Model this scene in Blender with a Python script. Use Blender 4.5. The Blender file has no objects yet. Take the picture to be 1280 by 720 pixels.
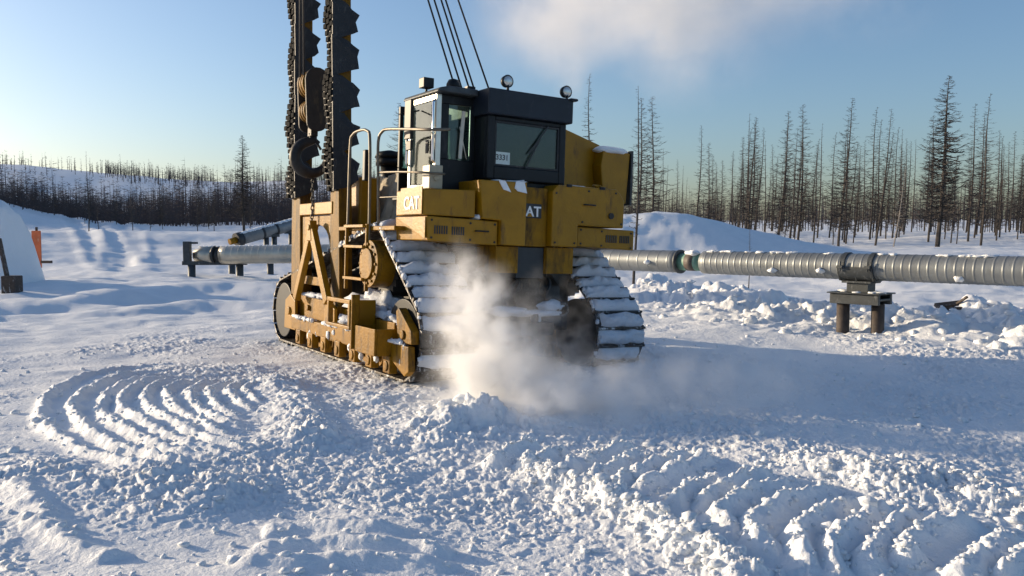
import bpy, math, random
import numpy as np
from mathutils import Vector, Matrix
random.seed(7); np.random.seed(7)
sc = bpy.context.scene
COL = sc.collection
R = math.radians

# ------------------------------------------------------------------ camera
F_PX, PITCH, CAM_H = 1080.0, math.atan(67 / 1080.0), 2.0
cd = bpy.data.cameras.new('camera'); cam = bpy.data.objects.new('camera', cd); COL.objects.link(cam)
cd.sensor_width = 36; cd.lens = 36 * F_PX / 1280; cd.clip_end = 6000; cd.clip_start = .05
cam.location = (0, 0, CAM_H); cam.rotation_euler = (math.pi / 2 - PITCH, 0, 0)
sc.camera = cam

def G(px, py, d=None):
    """place on the level ground (or at depth d) that the photo shows at a pixel"""
    a = (px - 640) / F_PX; b = (360 - py) / F_PX
    v = Vector((a, math.cos(PITCH) + b * math.sin(PITCH), -math.sin(PITCH) + b * math.cos(PITCH)))
    t = -CAM_H / v.z if d is None else d / v.y
    return Vector((0, 0, CAM_H)) + v * t

# ------------------------------------------------------------------ light
SUN = Vector((-.93, .37, 0)).normalized(); ELEV = R(11.5)
S3 = Vector((SUN.x * math.cos(ELEV), SUN.y * math.cos(ELEV), math.sin(ELEV)))
sl = bpy.data.lights.new('sun', 'SUN'); so = bpy.data.objects.new('sun', sl); COL.objects.link(so)
sl.energy = 5.0; sl.angle = R(.6); sl.color = (1, .80, .55)
so.rotation_euler = S3.to_track_quat('Z', 'Y').to_euler(); so.location = S3 * 60
w = bpy.data.worlds.new('World'); sc.world = w; w.use_nodes = True
nt = w.node_tree; nt.nodes.clear()
sky = nt.nodes.new('ShaderNodeTexSky'); sky.sky_type = 'NISHITA'; sky.sun_disc = False
sky.sun_elevation = ELEV; sky.sun_rotation = math.atan2(SUN.x, SUN.y)
sky.altitude = 0; sky.air_density = 1.0; sky.dust_density = 1.5; sky.ozone_density = 3.2
bg = nt.nodes.new('ShaderNodeBackground'); bg.inputs[1].default_value = .15
wo = nt.nodes.new('ShaderNodeOutputWorld')
wb = nt.nodes.new('ShaderNodeMix'); wb.data_type = 'RGBA'; wb.blend_type = 'MULTIPLY'; wb.inputs[0].default_value = 1; wb.inputs[7].default_value = (1.02, .985, 1.0, 1)
nt.links.new(sky.outputs[0], wb.inputs[6]); nt.links.new(wb.outputs[2], bg.inputs[0]); nt.links.new(bg.outputs[0], wo.inputs[0])
vs = sc.view_settings; vs.view_transform = 'Standard'; vs.look = 'None'; vs.gamma = 1; vs.exposure = .33
sc.cycles.use_denoising = True
sc.cycles.volume_bounces = 4; sc.cycles.max_bounces = 8; sc.cycles.transparent_max_bounces = 24
sc.cycles.volume_step_rate = 1.0; sc.cycles.volume_max_steps = 256

# ------------------------------------------------------------------ materials
def mat(name, col, rough=.6, metal=0, var=.25, scale=4, dirt=None, dirt_amt=.0, bump=0, bscale=40, spec=.5):
    m = bpy.data.materials.new(name); m.use_nodes = True; n = m.node_tree.nodes; l = m.node_tree.links
    b = n['Principled BSDF']; b.inputs['Roughness'].default_value = rough; b.inputs['Metallic'].default_value = metal
    b.inputs['Specular IOR Level'].default_value = spec
    tc = n.new('ShaderNodeTexCoord')
    nz = n.new('ShaderNodeTexNoise'); nz.inputs['Scale'].default_value = scale; nz.inputs['Detail'].default_value = 8; nz.inputs['Roughness'].default_value = .65
    l.new(tc.outputs['Object'], nz.inputs['Vector'])
    r = n.new('ShaderNodeValToRGB'); r.color_ramp.elements[0].position = .3; r.color_ramp.elements[1].position = .72
    c0 = [max(0, c * (1 - var)) for c in col]; c1 = [min(1, c * (1 + var)) for c in col]
    r.color_ramp.elements[0].color = (*c0, 1); r.color_ramp.elements[1].color = (*c1, 1)
    l.new(nz.outputs['Fac'], r.inputs[0]); out = r.outputs[0]
    if dirt:
        n2 = n.new('ShaderNodeTexNoise'); n2.inputs['Scale'].default_value = scale * 1.7; n2.inputs['Detail'].default_value = 10; n2.inputs['Roughness'].default_value = .7
        mp = n.new('ShaderNodeMapping'); mp.inputs['Location'].default_value = (3.1, 7.7, 1.3); mp.inputs['Scale'].default_value = (1, 1, .3); l.new(tc.outputs['Object'], mp.inputs[0]); l.new(mp.outputs[0], n2.inputs['Vector'])
        r2 = n.new('ShaderNodeValToRGB'); p = .75 - .4 * dirt_amt
        r2.color_ramp.elements[0].position = p - .06; r2.color_ramp.elements[1].position = p + .08
        mx = n.new('ShaderNodeMix'); mx.data_type = 'RGBA'
        l.new(n2.outputs['Fac'], r2.inputs[0]); l.new(r2.outputs[0], mx.inputs[0]); l.new(out, mx.inputs[6]); mx.inputs[7].default_value = (*dirt, 1)
        out = mx.outputs[2]
    l.new(out, b.inputs['Base Color'])
    if bump:
        n3 = n.new('ShaderNodeTexNoise'); n3.inputs['Scale'].default_value = bscale; n3.inputs['Detail'].default_value = 6
        l.new(tc.outputs['Object'], n3.inputs['Vector'])
        bp = n.new('ShaderNodeBump'); bp.inputs['Strength'].default_value = bump; bp.inputs['Distance'].default_value = .02
        l.new(n3.outputs['Fac'], bp.inputs['Height']); l.new(bp.outputs[0], b.inputs['Normal'])
    return m

M = {}
M['yellow'] = mat('yellow_paint', (.32, .155, .003), .42, 0, .2, 2.5, (.11, .055, .012), .36, .15, 30, .3)
M['worn'] = mat('worn_yellow', (.26, .124, .003), .5, 0, .3, 3, (.085, .043, .008), .5, .3, 30, .2)
M['boom'] = mat('boom_paint', (.19, .092, .004), .6, 0, .3, 3, (.07, .038, .01), .6, .25, 30, .2)
M['dark'] = mat('dark_frame', (.022, .024, .026), .5, 0, .3, 5)
M['cabblack'] = mat('cab_black', (.010, .012, .014), .45, 0, .3, 3, (.035, .035, .035), .3, 0, 40, .25)
M['rubber'] = mat('tyre_rubber', (.012, .012, .013), .55, 0, .4, 9, (.06, .055, .05), .35, .4, 60)
M['tread'] = mat('tyre_tread', (.012, .012, .012), .9, 0, .5, 14, (.035, .033, .03), .3, .4, 60, .1)
M['steel'] = mat('track_steel', (.06, .052, .045), .45, .6, .4, 8, (.55, .57, .6), .42, .3, 40)
M['darksteel'] = mat('dark_steel', (.03, .028, .026), .55, .4, .4, 6, (.11, .08, .05), .3)
M['block'] = mat('block_paint', (.028, .021, .016), .6, .1, .4, 5, (.10, .07, .035), .3, .2, 30)
M['rail'] = mat('rail_paint', (.16, .13, .09), .45, .3, .3, 9, (.3, .22, .1), .3)
M['cable'] = mat('wire_rope', (.03, .03, .032), .5, .5, .3, 30)
M['alu'] = mat('bright_trim', (.6, .58, .52), .28, .7, .1, 8)  # light tone paints the sun glint onto the dark door frame
M['pale'] = mat('pale_paint', (.62, .58, .48), .3, .0, .12, 5)
M['tarp'] = mat('tan_tarp', (.42, .36, .27), .85, 0, .25, 5, (.16, .12, .09), .4, .4, 12)
M['white'] = mat('white_mark', (.8, .8, .78), .5, 0, .06, 20)
M['plate'] = mat('number_plate', (.55, .62, .58), .5, 0, .1, 20)
M['ink'] = mat('black_ink', (.02, .02, .02), .5, 0, .1, 20)
M['red'] = mat('red_cloth', (.22, .03, .025), .8, 0, .3, 10)
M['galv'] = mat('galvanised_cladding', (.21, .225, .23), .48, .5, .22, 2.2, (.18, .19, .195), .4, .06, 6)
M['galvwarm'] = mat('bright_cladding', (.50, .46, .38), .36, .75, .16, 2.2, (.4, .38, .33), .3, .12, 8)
M['green'] = mat('green_coating', (.13, .27, .21), .5, 0, .2, 6, (.3, .34, .32), .3)
M['band'] = mat('brown_band', (.085, .065, .055), .6, 0, .2, 6)
M['rust'] = mat('rusty_post', (.065, .05, .042), .75, .1, .35, 5, (.03, .027, .025), .5, .3, 30)
M['ironwork'] = mat('grey_ironwork', (.055, .062, .066), .55, .4, .3, 6, (.2, .21, .22), .3, .2, 30)
M['bark'] = mat('larch_bark', (.052, .043, .037), .9, 0, .35, 6)
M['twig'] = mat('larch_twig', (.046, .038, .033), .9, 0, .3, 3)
M['fartwig'] = mat('far_larch', (.085, .066, .062), .95, 0, .3, .2)  # larch brown, lightened to put distant haze into the colour
M['birch'] = mat('birch_bark', (.30, .27, .24), .8, 0, .3, 8, (.07, .06, .05), .5)
M['orange'] = mat('orange_board', (.52, .13, .05), .7, 0, .2, 4, (.5, .3, .2), .3)
M['wood'] = mat('dark_wood', (.07, .05, .038), .8, 0, .35, 7, (.6, .6, .62), .3)
M['lamp'] = mat('lamp_lens', (.55, .55, .52), .12, .6, .1, 20)
M['chrome'] = mat('chrome', (.8, .8, .8), .1, 1, .05, 20)

def snow_mat(name, fine=1.0, tint=(.84, .855, .865)):
    m = bpy.data.materials.new(name); m.use_nodes = True; n = m.node_tree.nodes; l = m.node_tree.links
    b = n['Principled BSDF']; b.inputs['Roughness'].default_value = .65; b.inputs['Specular IOR Level'].default_value = .25
    tc = n.new('ShaderNodeTexCoord')
    nz = n.new('ShaderNodeTexNoise'); nz.inputs['Scale'].default_value = 1.3; nz.inputs['Detail'].default_value = 9
    l.new(tc.outputs['Object'], nz.inputs['Vector'])
    r = n.new('ShaderNodeValToRGB'); r.color_ramp.elements[0].position = .3; r.color_ramp.elements[1].position = .7
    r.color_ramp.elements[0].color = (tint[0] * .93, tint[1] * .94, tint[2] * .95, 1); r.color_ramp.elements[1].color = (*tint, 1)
    l.new(nz.outputs['Fac'], r.inputs[0]); l.new(r.outputs[0], b.inputs['Base Color'])
    a = n.new('ShaderNodeTexNoise'); a.inputs['Scale'].default_value = 22 * fine; a.inputs['Detail'].default_value = 9; a.inputs['Roughness'].default_value = .62
    l.new(tc.outputs['Object'], a.inputs['Vector'])
    bp = n.new('ShaderNodeBump'); bp.inputs['Strength'].default_value = .55; bp.inputs['Distance'].default_value = .045
    l.new(a.outputs['Fac'], bp.inputs['Height']); l.new(bp.outputs[0], b.inputs['Normal'])
    return m
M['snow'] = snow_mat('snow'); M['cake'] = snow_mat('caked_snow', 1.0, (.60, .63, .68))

def glass_mat(name, tint, transp):
    m = bpy.data.materials.new(name); m.use_nodes = True; n = m.node_tree.nodes; l = m.node_tree.links
    n.remove(n['Principled BSDF'])
    t = n.new('ShaderNodeBsdfTransparent'); t.inputs[0].default_value = (*tint, 1)
    g = n.new('ShaderNodeBsdfGlossy'); g.inputs['Roughness'].default_value = .06; g.inputs[0].default_value = (.9, .95, .95, 1)
    d = n.new('ShaderNodeBsdfDiffuse'); d.inputs[0].default_value = (.05, .065, .06, 1)
    fr = n.new('ShaderNodeFresnel'); fr.inputs[0].default_value = 1.5
    tc = n.new('ShaderNodeTexCoord'); nz = n.new('ShaderNodeTexNoise'); nz.inputs['Scale'].default_value = 3.5; nz.inputs['Detail'].default_value = 7
    l.new(tc.outputs['Object'], nz.inputs['Vector'])
    mr = n.new('ShaderNodeMapRange'); mr.inputs[1].default_value = .35; mr.inputs[2].default_value = .75; mr.inputs[3].default_value = 1 - transp - .12; mr.inputs[4].default_value = 1 - transp + .2
    l.new(nz.outputs['Fac'], mr.inputs[0])
    m1 = n.new('ShaderNodeMixShader'); l.new(mr.outputs[0], m1.inputs[0]); l.new(t.outputs[0], m1.inputs[1]); l.new(d.outputs[0], m1.inputs[2])
    m2 = n.new('ShaderNodeMixShader'); l.new(fr.outputs[0], m2.inputs[0]); l.new(m1.outputs[0], m2.inputs[1]); l.new(g.outputs[0], m2.inputs[2])
    l.new(m2.outputs[0], n['Material Output'].inputs[0])
    return m
M['glass'] = glass_mat('frosty_glass', (.62, .78, .74), .75)
M['darkglass'] = glass_mat('dark_glass', (.4, .5, .48), .62)

# ------------------------------------------------------------------ mesh helpers
class MB:
    def __init__(s): s.v = []; s.f = []; s.sm = []
    def add(s, vs_, fs, smooth=False):
        o = len(s.v); s.v += [tuple(v) for v in vs_]
        s.f += [tuple(i + o for i in f) for f in fs]; s.sm += [smooth] * len(fs)
    def box(s, a, b):
        x0, y0, z0 = a; x1, y1, z1 = b
        vs_ = [(x, y, z) for z in (z0, z1) for y in (y0, y1) for x in (x0, x1)]
        s.add(vs_, [(0, 2, 3, 1), (4, 5, 7, 6), (0, 1, 5, 4), (2, 6, 7, 3), (0, 4, 6, 2), (1, 3, 7, 5)])
        return s
    def prism(s, poly, axis, a, b):
        """2-D polygon extruded along an axis (0: poly is (y,z), 1: (x,z), 2: (x,y))"""
        def P(p, t): return (t, p[0], p[1]) if axis == 0 else (p[0], t, p[1]) if axis == 1 else (p[0], p[1], t)
        n = len(poly); vs_ = [P(p, a) for p in poly] + [P(p, b) for p in poly]
        fs = [tuple(range(n))[::-1], tuple(range(n, 2 * n))] + [(i, (i + 1) % n, n + (i + 1) % n, n + i) for i in range(n)]
        s.add(vs_, fs); return s
    def tube(s, pts, r, n=8, cap=True, smooth=True):
        pts = [Vector(p) for p in pts]; rs = r if isinstance(r, (list, tuple)) else [r] * len(pts)
        vs_ = []; up = None
        for i, p in enumerate(pts):
            t = (pts[min(i + 1, len(pts) - 1)] - pts[max(i - 1, 0)]).normalized()
            if up is None: up = t.orthogonal().normalized()
            else: up = (up - t * up.dot(t)).normalized()
            q = t.cross(up)
            for k in range(n):
                an = 2 * math.pi * k / n
                vs_.append(p + (up * math.cos(an) + q * math.sin(an)) * rs[i])
        fs = [(i * n + k, i * n + (k + 1) % n, (i + 1) * n + (k + 1) % n, (i + 1) * n + k) for i in range(len(pts) - 1) for k in range(n)]
        s.add(vs_, fs, smooth)
        if cap:
            o = len(s.v) - len(vs_); s.f += [tuple(o + k for k in range(n))[::-1], tuple(o + len(vs_) - n + k for k in range(n))]; s.sm += [False, False]
        return s
    def beam(s, a, b, wx, wy, up=(1, 0, 0)):
        a = Vector(a); b = Vector(b); t = (b - a).normalized(); u = Vector(up); u = (u - t * u.dot(t)).normalized(); q = t.cross(u)
        vs_ = [p + u * (sx * wx / 2) + q * (sy * wy / 2) for p in (a, b) for sx, sy in ((-1, -1), (1, -1), (1, 1), (-1, 1))]
        s.add(vs_, [(3, 2, 1, 0), (4, 5, 6, 7)] + [(i, (i + 1) % 4, 4 + (i + 1) % 4, 4 + i) for i in range(4)]); return s
    def cyl(s, a, b, r, n=24): return s.tube([a, b], r, n)
    def blob(s, c, r, seed=0, sub=2, amp=.25, freq=2.0):
        rnd = random.Random(seed); ico = ICO[sub]
        ph = [rnd.uniform(0, 6.28) for _ in range(6)]
        vs_ = []
        for v in ico[0]:
            k = 1 + amp * (math.sin(freq * v[0] * 2 + ph[0]) * math.sin(freq * v[1] * 2.3 + ph[1]) + .6 * math.sin(freq * 4 * v[2] + ph[2]) * math.sin(freq * 3.7 * v[0] + ph[3]))
            vs_.append((c[0] + v[0] * r[0] * k, c[1] + v[1] * r[1] * k, c[2] + v[2] * r[2] * k))
        s.add(vs_, ico[1], True); return s
    def build(s, name, m, parent=None, bevel=0):
        me = bpy.data.meshes.new(name); me.from_pydata(s.v, [], s.f)
        me.polygons.foreach_set('use_smooth', s.sm); me.materials.append(m); me.update()
        o = bpy.data.objects.new(name, me); COL.objects.link(o)
        if parent is not None: o.parent = parent
        if bevel:
            bm = o.modifiers.new('bevel', 'BEVEL'); bm.width = bevel; bm.segments = 2; bm.limit_method = 'ANGLE'; bm.angle_limit = R(35)
        return o
ICO = {}
import bmesh
for k in (1, 2, 3):
    bm = bmesh.new(); bmesh.ops.create_icosphere(bm, subdivisions=k, radius=1)
    ICO[k] = ([tuple(v.co) for v in bm.verts], [tuple(v.index for v in f.verts) for f in bm.faces]); bm.free()

def tag(o, label=None, cat=None, group=None, kind=None):
    if label: o['label'] = label
    if cat: o['category'] = cat
    if group: o['group'] = group
    if kind: o['kind'] = kind
    return o
def empty(name, loc=(0, 0, 0)):
    o = bpy.data.objects.new(name, None); COL.objects.link(o); o.location = loc; o.empty_display_size = .2; return o
def lettering(txt, size, name, m, parent, matrix, depth=.004):
    cu = bpy.data.curves.new('lettering', 'FONT'); cu.body = txt; cu.size = size; cu.extrude = depth; cu.offset = size * .018
    t = bpy.data.objects.new('lettering_source', cu); COL.objects.link(t)
    dg = bpy.context.evaluated_depsgraph_get(); me = bpy.data.meshes.new_from_object(t.evaluated_get(dg))
    COL.objects.unlink(t); bpy.data.objects.remove(t)
    me.transform(matrix); me.materials.clear(); me.materials.append(m)
    o = bpy.data.objects.new(name, me); COL.objects.link(o); o.parent = parent; return o

# ------------------------------------------------------------------ noise
def _hash(ix, iy, s):
    h = (ix.astype(np.int64) * 374761393 + iy.astype(np.int64) * 668265263 + s * 974634777) & 0xffffffff
    h = ((h ^ (h >> 13)) * 1274126177) & 0xffffffff
    return ((h ^ (h >> 16)) & 0xffffff) / float(0xffffff)
def vnoise(x, y, s=0):
    ix = np.floor(x); iy = np.floor(y); fx = x - ix; fy = y - iy
    ux = fx * fx * fx * (fx * (fx * 6 - 15) + 10); uy = fy * fy * fy * (fy * (fy * 6 - 15) + 10)
    a = _hash(ix, iy, s); b = _hash(ix + 1, iy, s); c = _hash(ix, iy + 1, s); d = _hash(ix + 1, iy + 1, s)
    return (a + (b - a) * ux + (c - a) * uy + (a - b - c + d) * ux * uy) * 2 - 1
def fbm(x, y, s=0, o=4, g=.5):
    t = 0; a = 1
    for k in range(o):
        t = t + a * vnoise(x * 2 ** k + k * 13.7, y * 2 ** k - k * 7.1, s + k); a *= g
    return t
def lumps(x, y, s=0):
    """rounded clods: height of overlapping half-balls in a jittered grid"""
    ix = np.floor(x); iy = np.floor(y); best = np.zeros_like(x)
    for dx in (-1, 0, 1):
        for dy in (-1, 0, 1):
            cx = ix + dx; cy = iy + dy
            px_ = cx + _hash(cx, cy, s); py_ = cy + _hash(cx, cy, s + 1); r = .25 + .55 * _hash(cx, cy, s + 2) ** 2
            d2 = (x - px_) ** 2 + (y - py_) ** 2
            best = np.maximum(best, np.sqrt(np.maximum(0, r * r - d2)))
    return best
def sstep(a, b, x):
    t = np.clip((x - a) / (b - a), 0, 1); return t * t * (3 - 2 * t)
def polydist(x, y, pts):
    """distance to a polyline and signed side"""
    best = np.full(x.shape, 1e9); par = np.zeros(x.shape)
    n = len(pts) - 1
    for i in range(n):
        ax, ay = pts[i]; bx, by = pts[i + 1]; dx, dy = bx - ax, by - ay; L2 = dx * dx + dy * dy + 1e-9
        t = np.clip(((x - ax) * dx + (y - ay) * dy) / L2, 0, 1)
        d = np.hypot(x - ax - t * dx, y - ay - t * dy); m = d < best
        best = np.where(m, d, best); par = np.where(m, (i + t) / n, par)
    return best, par
def smooth_poly(pts, n=5):
    out = []
    for i in range(len(pts) - 1):
        p0 = pts[max(i - 1, 0)]; p1 = pts[i]; p2 = pts[i + 1]; p3 = pts[min(i + 2, len(pts) - 1)]
        for k in range(n):
            t = k / n
            out.append(tuple(.5 * (2 * b + (c - a) * t + (2 * a - 5 * b + 4 * c - d) * t * t + (3 * b - a - 3 * c + d) * t ** 3) for a, b, c, d in zip(p0, p1, p2, p3)))
    out.append(tuple(pts[-1])); return out

# ------------------------------------------------------------------ terrain
def base_height(x, y):
    x = np.asarray(x, float); y = np.asarray(y, float)
    r = np.hypot(x, y); ang = np.arctan2(x, np.maximum(y, 1e-6)); front = (y > 0)
    right = sstep(-.05, .15, ang)
    h = right * (sstep(24, 55, r) * 1.0 + sstep(55, 85, r) * .9 + sstep(90, 220, r) * 3)
    h = h + 2.25 * np.exp(-(np.abs((x - 7.6) / 7.6)) ** 2.4 - ((y - 47 + .5 * vnoise(x / 2.5, y / 2.5, 17)) / 4.5) ** 2) * (1 + .10 * fbm(x / 3.0, y / 3.0, 18, 4)) * front
    left = 1 - right
    h = h + left * (sstep(42, 62, r) * 2.0 + sstep(62, 92, r) * (1.0 + 2.8 * sstep(.43, .60, -ang)))
    hill = 20 + 4 * np.exp(-((ang + .60) / .13) ** 2) + 3 * np.exp(-((ang + .36) / .09) ** 2) + 2.0 * np.sin(ang * 23)
    h = h + left * sstep(150, 420, r) * hill * sstep(0, -.16, ang) 
    h = h + sstep(240, 900, r) * 10
    h = h + .35 * vnoise(x / 14, y / 14, 3) * sstep(22, 40, r) + .15 * vnoise(x / 5, y / 5, 9) * sstep(20, 34, r)
    return h

def P2(l, ox, oy, k): return [tuple(G(ox + a / k, oy + b / k)[:2]) for a, b in l]
ARCS = [P2(a, 0, 400, 2.25) for a in [
    [(480,120),(330,140),(200,180),(125,230),(110,280),(150,330),(220,375),(300,405),(420,445),(540,470)],
    [(500,140),(380,160),(280,190),(220,225),(208,275),(245,320),(320,365),(420,400),(540,430),(640,445)],
    [(520,150),(420,172),(330,200),(290,240),(285,265),(320,300),(400,345),(470,375),(580,405),(680,420)],
    [(540,160),(440,180),(370,205),(345,240),(360,275),(420,310),(500,350),(600,385),(690,400)],
    [(570,170),(480,185),(425,205),(412,235),(435,270),(500,305),(560,340),(640,370),(720,385)],
    [(600,170),(520,185),(480,205),(470,230),(495,260),(560,300),(620,330),(700,355)],
    [(630,172),(570,185),(540,205),(532,230),(555,260),(620,295),(710,330)],
    [(660,175),(620,190),(592,205),(590,230),(620,260),(690,290)],
    [(700,180),(660,195),(645,215),(660,235),(720,270)],
    [(740,185),(700,200),(695,220),(740,255)]]]
CHEV = [P2(a, 480, 430, 2.483) for a in [
    [(420,395),(500,365),(600,340)], [(540,400),(640,375),(720,350),(800,335)], [(330,385),(400,360),(480,335)], [(880,520),(960,470),(1040,430)], [(630,430),(720,390),(820,350)],
    [(710,455),(800,410),(900,375),(960,350)], [(790,470),(860,430),(950,390),(1040,360)]]]
CHEV += [P2(a, 860, 400, 2.25) for a in [
    [(20,545),(80,500),(170,470),(260,440)],
    [(150,640),(100,580),(90,560),(150,520),(260,480),(350,450)],
    [(270,700),(190,620),(175,585),(250,540),(350,500),(440,470)],
    [(330,730),(300,640),(320,600),(420,550),(520,515)],
    [(420,730),(410,670),(440,620),(520,560),(600,525)],
    [(530,730),(530,660),(580,610),(680,555)],
    [(640,720),(620,650),(700,610),(800,565)],
    [(720,740),(790,700),(860,660),(930,610)],
    [(860,740),(930,700),(1000,660)]]]
FAINT = [P2(a, 0, 400, 2.25) for a in [
    [(720,600),(850,585),(1000,595),(1170,605)], [(680,650),(900,635),(1170,645),(1300,660)],
    [(640,700),(800,690),(1000,685),(1170,690),(1300,700)], [(160,600),(60,520),(40,480)], [(330,690),(200,640),(100,560)]]]
BERM = P2([(460,390),(500,410),(600,450),(700,490),(800,550),(900,600),(1000,660),(1100,730)], 480, 430, 2.483)
BERM2 = P2([(250,395),(380,425),(480,440),(600,480),(720,470),(830,500),(960,540)], 860, 400, 2.25)
BERM3 = P2([(720,170),(800,210),(850,290),(890,340)], 0, 400, 2.25)
RUTS = [[tuple(G(*p)[:2]) for p in a] for a in [
    [(58,298),(75,310),(105,328),(158,356)], [(75,298),(100,309),(128,326),(160,352)],
    [(118,304),(138,310),(160,322),(166,335),(160,352)], [(133,304),(152,312),(150,330),(152,345)]]]

def ground_detail(x, y):
    r = np.hypot(x, y); n = x.size
    near = 1 - sstep(30, 60, r)
    h = (.05 * fbm(x / 2.6, y / 2.6, 21, 3) + .022 * fbm(x / .8, y / .8, 31, 3)) * near
    # churned, cloddy snow where the tractor has been turning
    churn = (1 - sstep(15, 22, r)) * np.clip(.62 + .95 * fbm(x / 1.7, y / 1.7, 41, 2), .10, 1.35)
    arcs_area = np.zeros_like(x)
    idx = np.where((r < 16) & (y > 2))[0]; X = x[idx]; Y = y[idx]; add = np.zeros(len(idx)); calm = np.zeros(len(idx))
    wob = .035 * fbm(X / .3, Y / .3, 51, 2); wob2 = .035 * fbm(X / .3, Y / .3, 53, 2); amp = 1 + .22 * fbm(X / .10, Y / .10, 55, 3)
    for lst, hh, ww in ((ARCS, .085, .07), (CHEV, .13, .09), (FAINT, .06, .10)):
        for pl in lst:
            q = smooth_poly(pl, 4); qa = np.array(q)
            sel = np.where((X > qa[:, 0].min() - .7) & (X < qa[:, 0].max() + .7) & (Y > qa[:, 1].min() - .7) & (Y < qa[:, 1].max() + .7))[0]
            d, t = polydist(X[sel] + wob[sel], Y[sel] + wob2[sel], q)
            ends = sstep(0, .16, t) * (1 - sstep(.78, 1, t))
            ridge = np.maximum(np.exp(-(d / ww) ** 2), 0) * hh * ends * amp[sel]
            add[sel] = np.maximum(add[sel], ridge); calm[sel] = np.maximum(calm[sel], np.exp(-(d / .3) ** 2) * ends)
    lm = np.zeros(len(idx))
    for pl, hh, ww in ((BERM, .13, .15), (BERM2, .10, .2), (BERM3, .10, .3)):
        q = smooth_poly(pl); d, t = polydist(X + wob * 2, Y, q); k = np.exp(-(d / ww) ** 2) * sstep(0, .15, t)
        add = np.maximum(add, k * hh * amp); lm = np.maximum(lm, k)
    for px_, py_, rr, hh in ((585, 528, .36, .17), (640, 535, .5, .10), (545, 545, .45, .10), (470, 505, .5, .08), (190, 610, .4, .08), (255, 620, .35, .07), (30, 600, .5, .05)):
        c = G(px_, py_); k = np.exp(-((X - c.x) ** 2 + (Y - c.y) ** 2) / rr ** 2); add += k * hh * (1 + .5 * fbm(X / .2, Y / .2, 61, 2)); lm = np.maximum(lm, k)
    h[idx] += add; arcs_area[idx] = calm; lump_boost = np.zeros_like(x); lump_boost[idx] = lm
    c = .60 * churn * (1 - .82 * arcs_area) + .42 * lump_boost
    idx = np.where(c * (r < 24) > .01)[0]; X = x[idx]; Y = y[idx]
    wx_ = .05 * fbm(X / .11, Y / .11, 68, 3); wy_ = .05 * fbm(X / .11, Y / .11, 69, 3); X = X + wx_; Y = Y + wy_
    h[idx] += c[idx] * (.04 * lumps(X / .34, Y / .34, 71) * sstep(-.1, .5, vnoise(X / .9, Y / .9, 70)) + .034 * lumps(X / .13 + .3, Y / .13, 75) + .034 * lumps(X / .06, Y / .06, 78) + .020 * fbm(X / .05, Y / .05, 79, 3))
    # ploughed heap in front of the pipeline
    q = [tuple(G(a, b)[:2]) for a, b in ((800, 372), (900, 385), (1000, 400), (1110, 405), (1200, 412), (1300, 420), (1420, 436))]
    idx = np.where((x > 0) & (y > 8) & (y < 36) & (r < 42))[0]; X = x[idx]; Y = y[idx]
    d, t = polydist(X, Y, q); k = np.exp(-(d / 2.0) ** 2); XW = X + .28 * fbm(X / .6, Y / .6, 86, 3); YW = Y + .28 * fbm(X / .6, Y / .6, 87, 3)
    h[idx] += k * (.10 + .46 * lumps(XW / 1.3, YW / 1.3, 81) + .26 * lumps(XW / .6, YW / .6, 85) + .08 * lumps(XW / .22, YW / .22, 88) + .24 * np.abs(fbm(X / .9, Y / .9, 89, 4)))
    # hollow behind the heap, drifts further out
    q2 = [tuple(G(a, b)[:2]) for a, b in ((0, 390), (120, 385), (260, 372), (350, 376))]
    idx = np.where((x < 0) & (y > 15) & (y < 34))[0]; d, t = polydist(x[idx], y[idx], q2); h[idx] += -.22 * np.exp(-(d / 1.3) ** 2) + .16 * np.exp(-((d - 2.2) / .9) ** 2)
    idx = np.where((x < -3) & (y > 20) & (y < 90))[0]; X = x[idx]; Y = y[idx]; a = np.zeros(len(idx))
    for pl in RUTS:
        q = smooth_poly(pl); d, t = polydist(X, Y, q); f = 1 - sstep(.9, 1, t)
        a += f * ((-.09 * np.exp(-(d / .4) ** 2) + .07 * np.exp(-((d - .8) / .35) ** 2)) * (1 + .5 * vnoise(X / 1.2, Y / 1.2, 95)))
    h[idx] += a + .05 * fbm(X / 3, Y / 1.5, 93, 3) * sstep(20, 26, Y[:])
    idx = np.where((r > 20) & (r < 120))[0]
    h[idx] += .05 * fbm(x[idx] / 1.6, y[idx] / 1.1, 97, 3)
    # the tractor stands in the snow: keep it level under the tracks
    return h

def full_height(x, y):
    x = np.atleast_1d(np.asarray(x, float)); y = np.atleast_1d(np.asarray(y, float))
    return base_height(x, y) + ground_detail(x, y)

fine = np.radians(np.linspace(-41, 41, 1000)); coarse = np.radians(np.linspace(41, 319, 240)[1:-1])
ANG = np.concatenate([fine, coarse])
RAD = np.concatenate([np.array([.4, .8, 1.3, 1.8, 2.3, 2.8, 3.3]), np.exp(np.linspace(math.log(3.8), math.log(24), 560)), np.exp(np.linspace(math.log(24.4), math.log(130), 190)), np.exp(np.linspace(math.log(134), math.log(4000), 60))])
AA, RR = np.meshgrid(ANG, RAD); gx = (RR * np.sin(AA)).ravel(); gy = (RR * np.cos(AA)).ravel()
gz = full_height(gx, gy)
nA, nR = len(ANG), len(RAD)
verts = np.column_stack([gx, gy, gz]); verts = np.vstack([verts, [[0, 0, 0]]])
i = np.arange(nR - 1)[:, None]; j = np.arange(nA)[None, :]; j2 = (j + 1) % nA
quads = np.stack([i * nA + j, i * nA + j2, (i + 1) * nA + j2, (i + 1) * nA + j], -1)[..., ::-1].reshape(-1, 4)
tris = np.stack([np.full(nA, len(verts) - 1), np.arange(nA), (np.arange(nA) + 1) % nA], -1)[:, ::-1]
me = bpy.data.meshes.new('snow_ground')
me.vertices.add(len(verts)); me.vertices.foreach_set('co', verts.ravel())
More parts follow.
